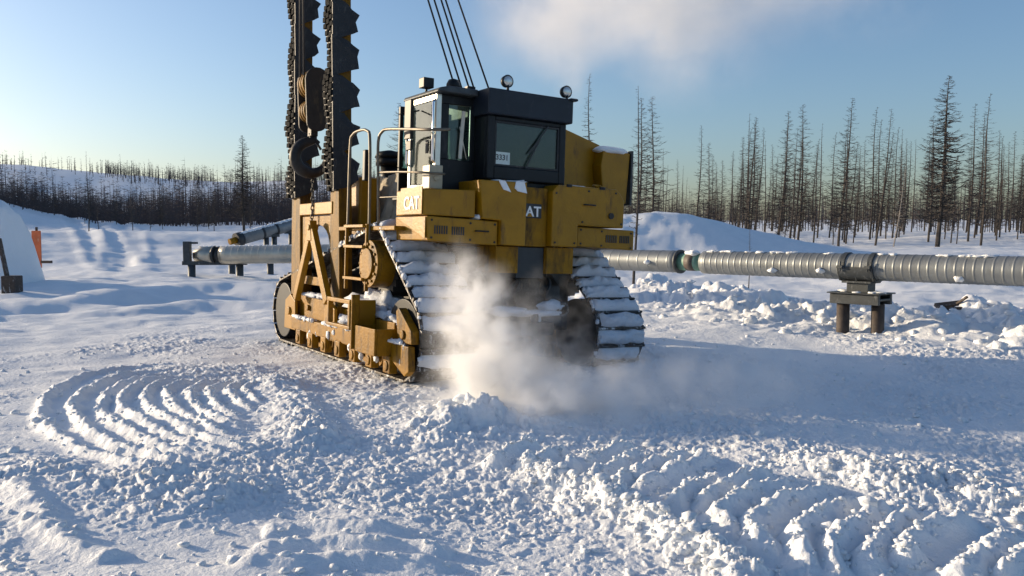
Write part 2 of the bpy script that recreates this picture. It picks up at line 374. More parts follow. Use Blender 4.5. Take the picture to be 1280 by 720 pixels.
me.loops.add(quads.size + tris.size); me.loops.foreach_set('vertex_index', np.concatenate([quads.ravel(), tris.ravel()]).astype(np.int32))
nq = len(quads); me.polygons.add(nq + len(tris))
me.polygons.foreach_set('loop_start', np.concatenate([np.arange(nq) * 4, nq * 4 + np.arange(len(tris)) * 3]).astype(np.int32))
me.polygons.foreach_set('use_smooth', np.ones(nq + len(tris), bool)); me.update(calc_edges=True); me.validate()
me.materials.append(M['snow'])
go = bpy.data.objects.new('snow_ground', me); COL.objects.link(go); tag(go, 'snow covered ground churned up by tracks in the foreground', 'ground', kind='structure')

# loose clods of snow thrown up by the tracks
cl = MB(); rnd = random.Random(5); pts = []
def scatter(n, fx, smin, smax):
    for _ in range(n):
        x, y = fx(); pts.append((x, y, smin + (smax - smin) * rnd.random() ** 3))
def fan():
    a = rnd.uniform(-.62, .62); r = math.exp(rnd.uniform(math.log(4), math.log(17))); return r * math.sin(a), r * math.cos(a)
def along(pl, s):
    def f():
        k = rnd.uniform(0, len(pl) - 1.001); i = int(k); t = k - i
        return pl[i][0] * (1 - t) + pl[i + 1][0] * t + rnd.gauss(0, s), pl[i][1] * (1 - t) + pl[i + 1][1] * t + rnd.gauss(0, s)
    return f
scatter(2600, fan, .008, .035)
scatter(520, along(BERM, .13), .010, .045); scatter(420, along(BERM2, .22), .010, .045)
for pl in CHEV: scatter(50, along(pl, .06), .010, .03)
for pl in ARCS: scatter(50, along(pl, .05), .010, .03)
HEAP = [tuple(G(a, b)[:2]) for a, b in ((800, 376), (900, 390), (1000, 405), (1110, 412), (1200, 420), (1300, 430), (1420, 446))]
scatter(260, along(HEAP, 1.3), .03, .15)
for _ in range(70):
    a = rnd.uniform(-.6, .6); r = math.exp(rnd.uniform(math.log(4.5), math.log(13))); pts.append((r * math.sin(a), r * math.cos(a), rnd.uniform(.035, .065)))
c0 = G(588, 524); scatter(60, lambda: (c0.x + rnd.gauss(0, .3), c0.y + rnd.gauss(0, .2)), .03, .1)
ph = full_height([p[0] for p in pts], [p[1] for p in pts])
for k, (p, z) in enumerate(zip(pts, ph)):
    s_ = p[2]; cl.blob((p[0], p[1], z + s_ * (.25 if s_ < .035 else .08)), (s_ * rnd.uniform(.8, 1.3), s_ * rnd.uniform(.8, 1.3), s_ * rnd.uniform(.55, .9)), k, 1 if s_ < .07 else 2, .3)
tag(cl.build('snow_clods', M['snow']), 'loose clods of snow scattered over the churned ground', 'snow', kind='stuff')

# ------------------------------------------------------------------ tractor
TH, ROLL = R(32), R(2.2)
P0 = G(530, 490)
vx = Vector((math.cos(TH), math.sin(TH), 0)); wy = Vector((-math.sin(TH), math.cos(TH), 0)); uz = Vector((0, 0, 1))
AX = vx * math.cos(ROLL) - uz * math.sin(ROLL); AZ = uz * math.cos(ROLL) + vx * math.sin(ROLL)
MT = Matrix((AX, wy, AZ)).transposed().to_4x4(); MT.translation = P0 + Vector((0, 0, .03))
T = empty('pipelayer_tractor'); T.matrix_world = MT
tag(T, 'big yellow tracked pipelayer with side boom and black cab, churning up snow', 'construction machine')

# --- tracks
def hull_path(x):
    C_ = [((.74, .60), .57), ((1.78, 1.55), .5), ((5.95, .58), .55)]   # rear idler, sprocket, front idler
    pts = []
    n = len(C_)
    segs = []
    for k in range(n):
        (a, ra), (b, rb) = C_[k], C_[(k + 1) % n]
        d = Vector((b[0] - a[0], b[1] - a[1])); L = d.length; ang = math.atan2(d.y, d.x); off = math.acos((ra - rb) / L)
        an = ang + off
        segs.append((Vector(a) + Vector((math.cos(an), math.sin(an))) * ra, Vector(b) + Vector((math.cos(an), math.sin(an))) * rb, an))
    out = []
    for k in range(n):
        a, b, an = segs[k]; m = 20
        for i in range(m): out.append(a.lerp(b, i / m))
        an2 = segs[(k + 1) % n][2]; c, r = C_[(k + 1) % n]
        dd = (an - an2) % (2 * math.pi)
        for i in range(14):
            t = an - dd * i / 14; out.append(Vector((c[0] + r * math.cos(t), c[1] + r * math.sin(t))))
    return out
PATH = hull_path(0)
def resample(pts, step):
    pts = pts + [pts[0]]; L = [0]
    for a, b in zip(pts, pts[1:]): L.append(L[-1] + (b - a).length)
    n = round(L[-1] / step); out = []
    k = 0
    for i in range(n):
        s_ = L[-1] * i / n
        while L[k + 1] < s_: k += 1
        t = (s_ - L[k]) / max(1e-6, L[k + 1] - L[k]); p = pts[k].lerp(pts[k + 1], t); out.append((p, (pts[k + 1] - pts[k]).normalized()))
    return out
SHOES = resample(PATH, .235)
def track(x0, x1, outer_left):
    root = MB(); cake = MB(); rnd = random.Random(int(x0 * 10))
    for k, (p, t) in enumerate(SHOES):
        nrm = Vector((-t.y, t.x))                     # outward (path runs clockwise seen from -x)
        q = lambda u, v: (p.x + t.x * u + nrm.x * v, p.y + t.y * u + nrm.y * v)
        root.prism([q(-.115, .0), q(.115, .0), q(.115, .03), q(.1, .035), q(.085, .075), q(.06, .075), q(.05, .035), q(-.115, .03)], 0, x0, x1)
        root.prism([q(-.13, -.09), q(.13, -.09), q(.13, -.004), q(-.13, -.004)], 0, (x0 + x1) / 2 - .14, (x0 + x1) / 2 + .14)
        steep = t.y if p.y > .5 else 0
        if p.y > .3 and p.x < 3.2 and rnd.random() < .97:     # snow packed between the grousers
            nx = 26; nv = 8
            hh = .095 + .06 * rnd.random(); xa = x0 + .005 + .07 * rnd.random() ** 2; xb = x1 - .005 - .07 * rnd.random() ** 2
            fx, fv = np.meshgrid(np.linspace(0, 1, nx + 1), np.linspace(0, 1, nv + 1), indexing='ij')
            e = np.sin(np.pi * np.clip(fv, 0, 1)) ** .45 * np.clip(np.sin(np.pi * fx), 0, 1) ** .22
            v = .03 + hh * e * np.clip(.95 + .38 * fbm(fx * 7 + k * 9.1, fv * 2.5, 201 + k, 3), .1, 1.6)
            uu = -.155 + .215 * fv + .018 * vnoise(fx * 6 + k * 3.3, fv * 0 + k, 7)
            vs_ = []
            for a in range(nx + 1):
                for b in range(nv + 1):
                    edge = not (0 < b < nv and 0 < a < nx)
                    y_, z_ = q(float(uu[a, b]), .02 if edge else float(v[a, b])); vs_.append((xa + (xb - xa) * a / nx, y_, z_))
            fs = [(a * (nv + 1) + b, (a + 1) * (nv + 1) + b, (a + 1) * (nv + 1) + b + 1, a * (nv + 1) + b + 1) for a in range(nx) for b in range(nv)]
            cake.add(vs_, fs, True)
            for _ in range(2):
                if rnd.random() < .7: u_ = rnd.uniform(-.12, .1); y_, z_ = q(u_, .03 + .05 * rnd.random()); cake.blob((x0 + .01, y_, z_), (.02 + .02 * rnd.random(), .03 + .03 * rnd.random(), .03 + .03 * rnd.random()), k, 1, .3)
    o = root.build('track_belt', M['steel'], T, .004)
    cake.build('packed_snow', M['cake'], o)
    w_ = MB(); xm0, xm1 = x0 + .12, x1 - .12
    for (c, r) in (((.74, .60), .57), ((5.95, .58), .56)):
        w_ = MB(); w_.cyl((x0 + .03, *c), (xm1, *c), r - .06, 36); w_.cyl((xm0 - .05, *c), (xm1 + .05, *c), .16, 20); w_.build('idler', M['cabblack'], o, .01)
    s_ = MB(); c = (1.78, 1.55)
    teeth = [(c[0] + (.47 if k % 2 else .40) * math.cos(k * math.pi / 22), c[1] + (.47 if k % 2 else .40) * math.sin(k * math.pi / 22)) for k in range(44)]
    s_.prism(teeth, 0, xm0 + .1, xm1 - .1); s_.build('sprocket', M['darksteel'], o)
    hb = MB(); hb.cyl((x0 - .06, *c), (x1 - .1, *c), .34, 32); hb.cyl((x0 - .10, *c), (x0 - .05, *c), .22, 28)
    for k in range(12):
        a = k * math.pi / 6; hb.cyl((x0 - .085, c[0] + .28 * math.cos(a), c[1] + .28 * math.sin(a)), (x0 - .05, c[0] + .28 * math.cos(a), c[1] + .28 * math.sin(a)), .022, 8)
    hb.build('final_drive_hub', M['worn'], o, .006)
    fr = MB(); fr.prism([(.75, .36), (5.6, .36), (5.6, .62), (5.2, .74), (2.6, .82), (1.2, .82), (.75, .66)], 0, x0 + .06, x1 - .1)
    fr.build('track_frame', M['worn'], o, .015)
    for k in range(9):
        y_ = 1.15 + k * .5; ro = MB(); ro.cyl((x0 + .08, y_, .235), (x1 - .1, y_, .235), .15, 20); ro.cyl((x0 + .03, y_, .235), (x1, y_, .235), .075, 12)
        ro.build('track_roller', M['worn'], o, .006)
    return o
tl = track(0, .95, True); tr = track(2.86, 3.74, False)

# --- outer guard beam, steps and boxes on the boom side
g = MB(); g.prism([(.22, .20), (.35, .12), (.8, .30), (5.05, .33), (5.1, .52), (1.2, .57), (.9, .52), (.25, .52)], 0, -.12, -.02)
for k in range(7):
    y_ = .75 + k * .62; g.box((-.15, y_, .10), (-.03, y_ + .22, .34)); g.cyl((-.17, y_ + .11, .2), (-.14, y_ + .11, .2), .07, 14)
g.build('track_guard', M['worn'], T, .012)
sg = MB(); rs = random.Random(3)
for k in range(60):
    y_ = rs.uniform(.2, 5.0); hi_ = rs.random() < .6; sg.blob((-.10 + rs.uniform(-.03, .03), y_, .55 if hi_ else rs.uniform(.2, .5)), (.04, .03 + .12 * rs.random(), .02 + .02 * rs.random()) if hi_ else (.03, .03 + .03 * rs.random(), .03 + .05 * rs.random()), k, 2, .45)
sg.build('snow_crust', M['snow'], T)
b = MB()                                                     # open step frame
for (y0, y1, z0, z1) in ((1.55, 2.45, .62, .67), (1.55, 2.45, .98, 1.04), (1.55, 1.62, .67, .98), (2.38, 2.45, .67, .98)): b.box((-.42, y0, z0), (-.34, y1, z1))
b.box((-.34, 1.55, .62), (-.02, 1.60, 1.04)); b.box((-.34, 1.60, .62), (-.02, 2.45, .65)); b.box((-.05, 1.6, .65), (-.02, 2.45, 1.0))
b.build('step_frame', M['yellow'], T, .01)
b = MB(); b.box((-.36, .78, .34), (-.32, 1.5, .70)); b.box((-.32, .78, .34), (-.02, .82, .70)); b.box((-.32, .82, .34), (-.02, 1.5, .37)); b.box((-.32, 1.46, .37), (-.02, 1.5, .70)); b.box((-.06, .82, .37), (-.02, 1.46, .78))
b.build('step_box', M['worn'], T, .01)
b = MB(); b.box((-.40, 1.505, .36), (-.28, 1.545, 1.12)); b.box((-.28, 1.505, .36), (-.02, 1.545, .60)); b.build('bracket_plate', M['worn'], T, .008)
b = MB()
b.prism([(.2, .55), (.62, .55), (.7, .95), (.62, 1.0), (.22, .72)], 0, -.10, .02); b.cyl((-.13, .45, .66), (-.1, .45, .66), .06, 14); b.build('idler_guard', M['worn'], T, .01)
sn = MB()
for (c, r) in (((-.2, 2.0, .70), (.14, .34, .09)), ((-.18, 1.14, .44), (.12, .28, .09)), ((.15, 1.7, .84), (.2, .5, .10)), ((.12, 1.2, .83), (.16, .5, .07)), ((.16, 2.5, .90), (.2, .55, .15)), ((.3, 2.0, .95), (.2, .5, .22)), ((.1, .85, .77), (.14, .25, .06)), ((.02, 4.3, .95), (.10, .50, .04)), ((.02, 3.75, .96), (.10, .2, .05))):
    sn.blob(c, r, int(c[1] * 100), 3, .34, 2.4)
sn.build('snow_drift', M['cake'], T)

# --- boom
B_TOP = 12.0
def leg(name, y0, y1, xin0, wd):
    """tapering box leg from its foot (y0..) up to the boom head"""
    o = MB(); z0, z1 = .42, B_TOP
    ya, yb = y0; yc, yd = y1
    x0, x1 = xin0, xin0 + .22
    o.add([(x0, ya, z0), (x1, ya, z0), (x1, yb, z0), (x0, yb, z0), (x0, yc, z1), (x1, yc, z1), (x1, yd, z1), (x0, yd, z1)],
          [(3, 2, 1, 0), (4, 5, 6, 7), (0, 1, 5, 4), (1, 2, 6, 5), (2, 3, 7, 6), (3, 0, 4, 7)])
    for dz in (0, .34):
        o.box((x0 - .035, ya + .02, z0 - .12 + dz * .2), (x0 - .004, yb + .06, z0 + .36 + dz * .2))
    L = o.build('boom_leg', M['boom'], T, .012)
    hinge = MB()
    for xx in (x0 - .10, x1 + .03): hinge.prism([(ya - .06, .30), (yb + .06, .30), (yb + .02, .80), ((ya + yb) / 2, .92), (ya - .02, .80)], 0, xx, xx + .05)
    hinge.cyl((x0 - .14, (ya + yb) / 2, .62), (x1 + .12, (ya + yb) / 2, .62), .07, 18)
    hinge.build('hinge_lug', M['yellow'], L, .008)
    # old tyre treads tied along the outer face
    f = lambda z: (z - z0) / (z1 - z0)
    def face(z): k = f(z); return ya + (yc - ya) * k, yb + (yd - yb) * k
    tr_ = MB(); ts = MB(); rs = random.Random(int(ya * 10)); zz = wd
    ncol = 3
    while zz < 11.6:
        bulge = .035 + .035 * math.sin(zz * 5.6 + ya) + .015 * math.sin(zz * 2.1)
        a, b_ = face(zz); a -= .02; b_ += .05
        for c in range(ncol):
            u0 = a + (b_ - a) * c / ncol; u1 = a + (b_ - a) * (c + .82) / ncol; s_ = (.5 if c % 2 else 0) * .10
            q_ = rs.uniform(-.006, .006); tr_.box((x0 - bulge - .045 - .025 * rs.random(), u0 + q_, zz + s_ + q_), (x0 - bulge - .02, u1 + q_, zz + s_ + .066 + .014 * rs.random()))
        zz += .10
    n = int((11.6 - wd) / .07); pv = []
    for i in range(n + 1):
        z = wd + i * .07; bulge = .035 + .035 * math.sin(z * 5.6 + ya) + .015 * math.sin(z * 2.1); a, b_ = face(z); a -= .02; b_ += .05
        for (xx, yy) in ((x0 - bulge - .022, a), (x0 - bulge - .022, b_), (x0 - .003, b_), (x0 - .003, a)): pv.append((xx, yy, z))
    ts.add(pv, [(4 * i + k, 4 * i + (k + 1) % 4, 4 * i + 4 + (k + 1) % 4, 4 * i + 4 + k) for i in range(n) for k in range(4)] + [(3, 2, 1, 0), tuple(4 * n + k for k in range(4))])
    c_ = ts.build('tyre_carcass', M['rubber'], L); tr_.build('tyre_tread', M['tread'], L)
    # side walls of the tyres folded round the leg
    z = wd + .30; k = 0
    while z < 11.4:
        a, b_ = face(z); fl = MB(); W = .20 + .02 * rs.random()
        pts = [(-.11, .34), (.06, .33), (.14, .26), (W, .20), (W + .10, .13), (W + .055, .02), (W + .085, -.14), (W + .01, -.17), (.09, -.24), (-.11, -.31)]
        jit = [(u + rs.uniform(-.01, .01), v + rs.uniform(-.02, .02)) for u, v in pts]
        m_ = len(jit); back = []
        vs_ = []
        for d_ in (0, 1):
            for u, v in jit:
                curl = .05 * max(0, u / W) ** 2
                y_ = a - .012 - (.028 if d_ else 0) - curl - .02 * math.sin(math.pi * max(0, min(1, u / W)))
                vs_.append((x0 + u, y_ + face(z + v)[0] - a, z + v))
        fl.add(vs_, [tuple(range(m_)), tuple(range(m_, 2 * m_))[::-1]] + [((i + 1) % m_, i, m_ + i, m_ + (i + 1) % m_) for i in range(m_)])
        fl.build('rubber_flap', M['rubber'], L); z += .60 + rs.uniform(-.03, .03); k += 1
    return L
legn = leg('near', (3.01, 3.42), (3.92, 4.16), .0, 2.66)
legf = leg('far', (4.94, 5.44), (5.62, 5.88), .0, 2.62)
h = MB(); h.box((-.02, 3.85, B_TOP - .5), (.24, 6.15, B_TOP)); h.cyl((-.15, 5.0, B_TOP - .2), (.4, 5.0, B_TOP - .2), .28, 24); h.build('boom_head', M['boom'], T, .02)
x = MB(); x.box((-.02, 3.43, 2.30), (.20, 5.02, 2.50)); x.build('boom_crossbeam', M['yellow'], T, .012)
x = MB(); arch = [(3.44, 2.28), (5.04, 2.28), (5.04, 1.55)] + [(4.24 + .62 * math.cos(t), 1.72 + .42 * math.sin(t)) for t in np.linspace(0, math.pi, 12)] + [(3.44, 1.55)]
x.prism(arch, 0, .04, .14); x.build('arch_plate', M['worn'], T, .006)
x = MB(); x.prism([(3.45, .40), (5.0, .40), (5.0, .93), (3.45, .96)], 0, .02, .12); x.cyl((-.03, 4.5, .72), (.02, 4.5, .72), .05, 14); x.box((-.02, 3.46, 1.12), (.1, 4.98, 1.26))
x.build('boom_base_plate', M['worn'], T, .008)
x = MB(); x.beam((-.12, 4.06, 2.02), (-.12, 4.78, .86), .10, .15); x.beam((-.12, 4.00, 2.02), (-.12, 3.22, .90), .10, .17); x.prism([(3.93, 1.86), (4.15, 1.86), (4.10, 2.16), (4.0, 2.2)], 0, -.18, -.06); x.cyl((-.2, 4.04, 2.08), (-.03, 4.04, 2.08), .05, 14)
x.build('support_bracket', M['yellow'], T, .01)
x = MB(); x.tube([(.18, 3.95, 2.1), (.18, 3.5, 1.0)], .075, 14); x.tube([(.18, 3.9, 1.98), (.18, 3.3, .6)], .05, 12); x.build('boom_cylinder', M['pale'], T)

# --- hull between the tracks, rear drawbar
b = MB(); b.box((1.0, .9, .62), (2.86, 5.6, 1.84)); b.prism([(.9, .62), (.9, 1.5), (.62, 1.3), (.55, .75)], 0, 1.35, 2.5); b.build('hull', M['darksteel'], T, .02)
b = MB(); b.box((1.6, .25, .62), (2.15, .9, .80)); b.prism([(1.55, .85), (2.2, .85), (2.28, 1.2), (2.0, 1.42), (1.7, 1.42), (1.45, 1.2)], 1, .5, .6); b.cyl((1.87, .32, .55), (1.87, .32, .92), .05, 14)
b.build('drawbar', M['darksteel'], T, .012)
b = MB(); b.tube([(2.42 + .09 * math.cos(t), .42, .97 + .09 * math.sin(t)) for t in np.linspace(0, 2 * math.pi, 20)], .02, 8); b.build('tow_ring', M['ironwork'], T)
sn = MB()
for (c, r) in (((1.5, .5, .95), (.35, .16, .07)), ((2.25, .5, 1.02), (.22, .14, .09)), ((1.95, .45, .92), (.4, .16, .05)), ((1.95, .42, .8), (.08, .05, .16))): sn.blob(c, r, int(c[0] * 50), 3, .2)
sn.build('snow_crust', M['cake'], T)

# --- rear body panels
yb = .32
b = MB(); b.prism([(.09, 2.23), (.86, 2.23), (.86, 2.60), (.09, 2.57)], 1, yb + .02, 1.2); b.build('rear_panel', M['yellow'], T, .014)
lo = MB(); lo.prism([(.15, 1.90), (1.21, 1.865), (1.21, 2.195), (.13, 2.22)], 1, yb, 1.3); lb = lo.build('lower_box', M['yellow'], T, .014)
def louvres(x0, x1, z0, z1, n, parent):
    m_ = MB(); st = (x1 - x0) / n
    for k in range(n): m_.box((x0 + st * k, yb - .008, z0), (x0 + st * (k + .55), yb + .004, z1))
    m_.build('louvre', M['ink'], parent)
louvres(.24, .45, 1.99, 2.10, 6, lb); louvres(.50, .70, 1.985, 2.095, 6, lb)
b = MB(); b.prism([(.93, 2.22), (1.23, 2.205), (1.23, 1.875), (1.63, 1.87), (1.63, 2.75), (.88, 2.74)], 1, yb - .06, 1.1)
b.build('centre_panel', M['yellow'], T, .016)
b = MB(); b.box((1.64, yb + .06, 1.87), (2.06, 1.1, 2.70)); b.build('recess_panel', M['worn'], T, .01)
b = MB(); b.prism([(2.07, 1.88), (2.53, 1.88), (2.53, 2.195), (3.37, 2.19), (3.37, 2.60), (3.28, 2.72), (3.22, 2.76), (2.16, 2.76), (2.07, 2.66)], 1, yb - .05, 1.15)
rp = b.build('fuel_tank', M['yellow'], T, .02); c_ = MB(); c_.cyl((3.12, yb - .075, 2.36), (3.12, yb - .045, 2.36), .045, 16); c_.build('filler_cap', M['darksteel'], rp)
lo = MB(); lo.prism([(2.56, 1.90), (3.62, 1.865), (3.62, 2.165), (2.56, 2.18)], 1, yb, 1.3); rb = lo.build('lower_box', M['yellow'], T, .014)
louvres(3.08, 3.30, 1.97, 2.08, 6, rb); louvres(3.34, 3.54, 1.97, 2.08, 6, rb)
b = MB(); b.box((1.22, yb + .04, 1.49), (1.58, .95, 1.862)); b.build('lower_post', M['worn'], T, .01)
b = MB(); b.box((2.06, yb + .04, 1.49), (2.53, .95, 1.87)); b.build('lower_post', M['worn'], T, .01)
b = MB(); b.box((1.59, yb + .10, 1.42), (2.05, .95, 1.86)); b.build('gap_plate', M['dark'], T, .01)
# mud flap corner piece under the left panel, white CAT lettering on the side
b = MB(); b.prism([(.36, 2.24), (1.02, 2.24), (1.02, 2.60), (.36, 2.60)], 0, .07, .085); sp = b.build('side_panel', M['yellow'], T, .004)
b = MB(); b.prism([(.34, 1.92), (.34, 2.21), (1.25, 2.215)], 0, .115, .128); b.build('gusset', M['yellow'], T, .004)
mm = Matrix(((0, 0, -1, .066), (-1, 0, 0, .90), (0, 1, 0, 2.31), (0, 0, 0, 1)))
lettering('CAT', .24, 'lettering', M['white'], sp, mm)
b = MB(); b.box((1.675, yb + .045, 2.27), (1.95, yb + .06, 2.47)); pl_ = b.build('maker_plate', M['ink'], T, .004)
mm = Matrix(((1, 0, 0, 1.685), (0, 0, -1, yb + .043), (0, 1, 0, 2.295), (0, 0, 0, 1)))
lettering('AT', .20, 'lettering', M['white'], pl_, mm)
tri = MB(); tri.prism([(1.70, 2.285), (1.80, 2.285), (1.75, 2.345)], 1, yb + .034, yb + .042); tri.build('emblem', M['yellow'], pl_)
sn = MB()
for (c, r) in (((1.25, .55, 2.745), (.06, .3, .03)), ((1.55, .6, 2.755), (.10, .32, .03)), ((.9, .45, 2.24), (.05, .12, .04)), ((2.7, .7, 2.77), (.3, .3, .02))): sn.blob(c, r, int(c[0] * 70), 3, .3)
for pts in ([(1.16, 2.75), (1.26, 2.75), (1.36, 2.60), (1.24, 2.63)], [(1.44, 2.755), (1.57, 2.755), (1.62, 2.60), (1.47, 2.62), (1.42, 2.66)]): sn.prism(pts, 1, yb - .078, yb - .058)
sn.build('snow_crust', M['snow'], T)

def bolts(parent, pts, y_, r=.016, name='panel_bolt'):
    for x_, z_ in pts:
        m_ = MB(); m_.cyl((x_, y_ - .012, z_), (x_, y_ + .004, z_), r, 6); m_.build(name, M['darksteel'], parent)
bolts(lb, [(.20, 1.94), (1.16, 1.91), (1.16, 2.15), (.20, 2.17), (.78, 2.15), (.78, 1.93)], yb)
bolts(rb, [(2.62, 1.94), (3.56, 1.90), (3.56, 2.12), (2.62, 2.14), (3.0, 2.13), (3.0, 1.92)], yb)
bolts(rp, [(2.13, 1.94), (2.47, 1.94), (2.13, 2.64), (2.7, 2.70), (3.2, 2.70), (3.32, 2.25), (2.6, 2.25)], yb - .05)
def grab(parent, x0, x1, z_, y_):
    m_ = MB(); m_.tube([(x0, y_, z_), (x0, y_ - .05, z_), (x1, y_ - .05, z_), (x1, y_, z_)], .011, 8); m_.build('grab_handle', M['darksteel'], parent)
grab(rp, 2.62, 2.80, 2.50, yb - .05); grab(lb, .86, 1.04, 2.05, yb)
for x_ in (2.30, 2.9):
    m_ = MB(); m_.box((x_, yb - .062, 2.735), (x_ + .09, yb - .045, 2.762)); m_.cyl((x_, yb - .06, 2.765), (x_ + .09, yb - .06, 2.765), .012, 8); m_.build('hinge', M['darksteel'], rp)
for x_ in (1.12, 1.66, 2.2):
    m_ = MB(); m_.tube(smooth_poly([(x_, .62, 1.50), (x_ + .03, .50, 1.35), (x_ - .05, .48, 1.15), (x_ + .08, .56, .95), (x_ + .1, .75, .9)], 5), .022, 8); m_.build('hydraulic_hose', M['rubber'], T)
m_ = MB(); m_.tube([(2.9, yb - .02, 2.772), (2.9, yb + .12, 2.81), (3.0, yb + .12, 2.81), (3.0, yb - .02, 2.772)], .012, 8); m_.build('lifting_eye', M['yellow'], T)
# --- counterweight folded against the right side
b = MB(); b.prism([(2.3, 2.5), (3.75, 2.5), (3.80, 3.45), (3.70, 3.56), (2.6, 3.86), (2.3, 3.86)], 1, 1.35, 2.6); cw = b.build('counterweight', M['yellow'], T, .03)
b = MB(); b.prism([(3.62, 2.72), (4.02, 2.62), (4.10, 2.62), (4.15, 3.44), (3.60, 3.44), (3.56, 3.2)], 1, 1.12, 1.345); b.build('counterweight_arm', M['yellow'], T, .02)
b = MB(); b.box((4.16, 1.1, 2.60), (4.20, 1.9, 3.48)); b.build('side_plate', M['dark'], T)
sn = MB(); sn.blob((3.83, 1.3, 3.46), (.31, .24, .08), 4, 3, .12); sn.build('snow_cap', M['snow'], T)

# --- engine hood, tarpaulin and air cleaner ahead of the cab
b = MB(); b.box((1.0, 2.5, 1.85), (2.85, 5.5, 2.92)); b.build('engine_hood', M['worn'], T, .03)
tp = MB(); nyy, nz_ = 30, 12; vs_ = []
for a in range(nyy + 1):
    for c in range(nz_ + 1):
        y_ = 2.3 + 2.8 * a / nyy; z_ = 2.06 + .95 * c / nz_
        x_ = .72 + .22 * (c / nz_) + .035 * math.sin(a * 1.1 + c * .4) + .02 * math.sin(a * 2.7 - c)
        vs_.append((x_, y_, z_ + .03 * math.sin(a * .9) - (.10 * (a / nyy) if c == nz_ else 0)))
tp.add(vs_, [(a * (nz_ + 1) + c, a * (nz_ + 1) + c + 1, (a + 1) * (nz_ + 1) + c + 1, (a + 1) * (nz_ + 1) + c) for a in range(nyy) for c in range(nz_)], True)
to = tp.build('hood_cover', M['tarp'], T); sm_ = to.modifiers.new('thickness', 'SOLIDIFY'); sm_.thickness = .03
b = MB(); b.cyl((1.5, 4.66, 2.78), (1.5, 4.66, 3.26), .16, 18); b.cyl((1.5, 4.66, 3.26), (1.5, 4.66, 3.40), .25, 24); b.tube([(1.5, 4.66, 3.40), (1.5, 4.66, 3.50), (1.5, 4.66, 3.54)], [.27, .23, .05], 24); b.build('air_cleaner', M['cabblack'], T)
b = MB(); b.prism([(3.2, 2.05), (4.1, 2.05), (4.0, 2.75), (3.5, 2.95), (3.2, 2.9)], 0, .36, .66); b.build('hydraulic_tank', M['yellow'], T, .03)
d = MB(); d.box((-.02, 1.0, 2.03), (.96, 3.1, 2.09)); d.prism([(.98, 2.03), (3.1, 2.03), (3.1, 1.97), (1.1, 1.92)], 0, .9, .96); d.build('deck', M['worn'], T, .008)

# --- ladder and handrails
lo = empty('ladder'); lo.parent = T
for y_ in (1.83, 2.62):
    ld = MB(); ld.box((-.09, y_ - .02, 1.15), (-.04, y_ + .02, 2.12)); ld.build('ladder_rail', M['worn'], lo, .004)
for z_ in (1.32, 1.79, 2.09):
    rg = MB(); rg.box((-.13, 1.86, z_ - .02), (-.03, 2.60, z_ + .02)); rg.build('rung', M['yellow'], lo, .004)
def rail(pts, r=.022, name='handrail'): m_ = MB(); m_.tube(smooth_poly([tuple(p) for p in pts], 4), r, 8); return m_.build(name, M['rail'], T)
rail([(-.04, 2.66, 1.2), (-.04, 2.66, 2.3), (-.04, 2.64, 3.30), (-.04, 2.55, 3.46), (-.04, 2.3, 3.50), (-.04, 2.0, 3.47), (-.04, 1.88, 3.30), (-.04, 1.83, 2.3), (-.04, 1.82, 1.2)])
rail([(.05, 1.70, 2.08), (.05, 1.76, 2.8), (.05, 1.79, 3.30), (.07, 1.70, 3.44), (.1, 1.55, 3.46), (.15, 1.1, 3.42), (.22, .5, 3.36), (.48, .42, 3.38)])
rail([(.05, 1.76, 2.86), (.12, 1.2, 2.84), (.2, .6, 2.80), (.49, .55, 2.80)], .016)
rail([(.05, 1.74, 2.50), (.12, 1.3, 2.50), (.2, 1.03, 2.50)], .012)
m_ = MB(); m_.box((-.06, 2.00, 2.75), (.02, 2.10, 3.20)); m_.build('mirror', M['cabblack'], T, .015)

# --- cab
cab = empty('cab'); cab.parent = T
fr = MB()
fr.box((.5, .86, 2.58), (.58, .94, 3.92)); fr.box((.5, 1.66, 2.58), (.56, 1.74, 3.92)); fr.box((.5, .94, 3.84), (.55, 1.66, 3.92)); fr.box((.5, .94, 2.58), (.55, 1.66, 2.70))
fr.build('pillar_frame', M['alu'], cab, .008)
g_ = MB(); g_.box((.515, .945, 2.705), (.53, 1.655, 3.835)); g_.build('door_glass', M['glass'], cab)
m_ = MB(); m_.box((.47, 1.05, 3.12), (.495, 1.12, 3.30)); m_.box((.475, .90, 3.0), (.495, .95, 3.16)); m_.build('door_handle', M['dark'], cab, .004)
m_ = MB(); m_.box((.30, .62, 2.60), (.50, .84, 2.92)); m_.cyl((.40, .60, 2.74), (.40, .62, 2.74), .04, 14); m_.build('corner_box', mat('cream_paint', (.40, .35, .24), .4, 0, .12, 5), cab, .014)
wl = MB()                                                     # rear wall of the left half, round the tall window
wl.box((.585, .87, 2.58), (1.12, .94, 3.04)); wl.box((.585, .87, 3.80), (1.12, .94, 3.92)); wl.box((.585, .87, 3.04), (.70, .94, 3.80)); wl.box((1.05, .87, 3.04), (1.12, .94, 3.80))
wl.box((.57, 2.2, 2.58), (2.5, 2.26, 3.0)); wl.box((.57, 2.2, 3.8), (2.5, 2.26, 3.92))
for xx in (.57, 1.5, 2.44): wl.box((xx, 2.2, 3.0), (xx + .06, 2.26, 3.8))
wl.box((2.44, .6, 2.6), (2.5, 2.2, 3.05)); wl.box((.5, .86, 2.50), (2.5, 2.26, 2.575)); wl.box((2.44, 1.2, 3.05), (2.5, 1.3, 3.9)); wl.box((2.44, .6, 3.75), (2.5, 2.2, 3.92))
wl.build('cab_wall', M['cabblack'], cab, .01)
g_ = MB(); g_.box((.705, .895, 3.045), (1.045, .91, 3.795)); g_.build('side_window', M['glass'], cab)
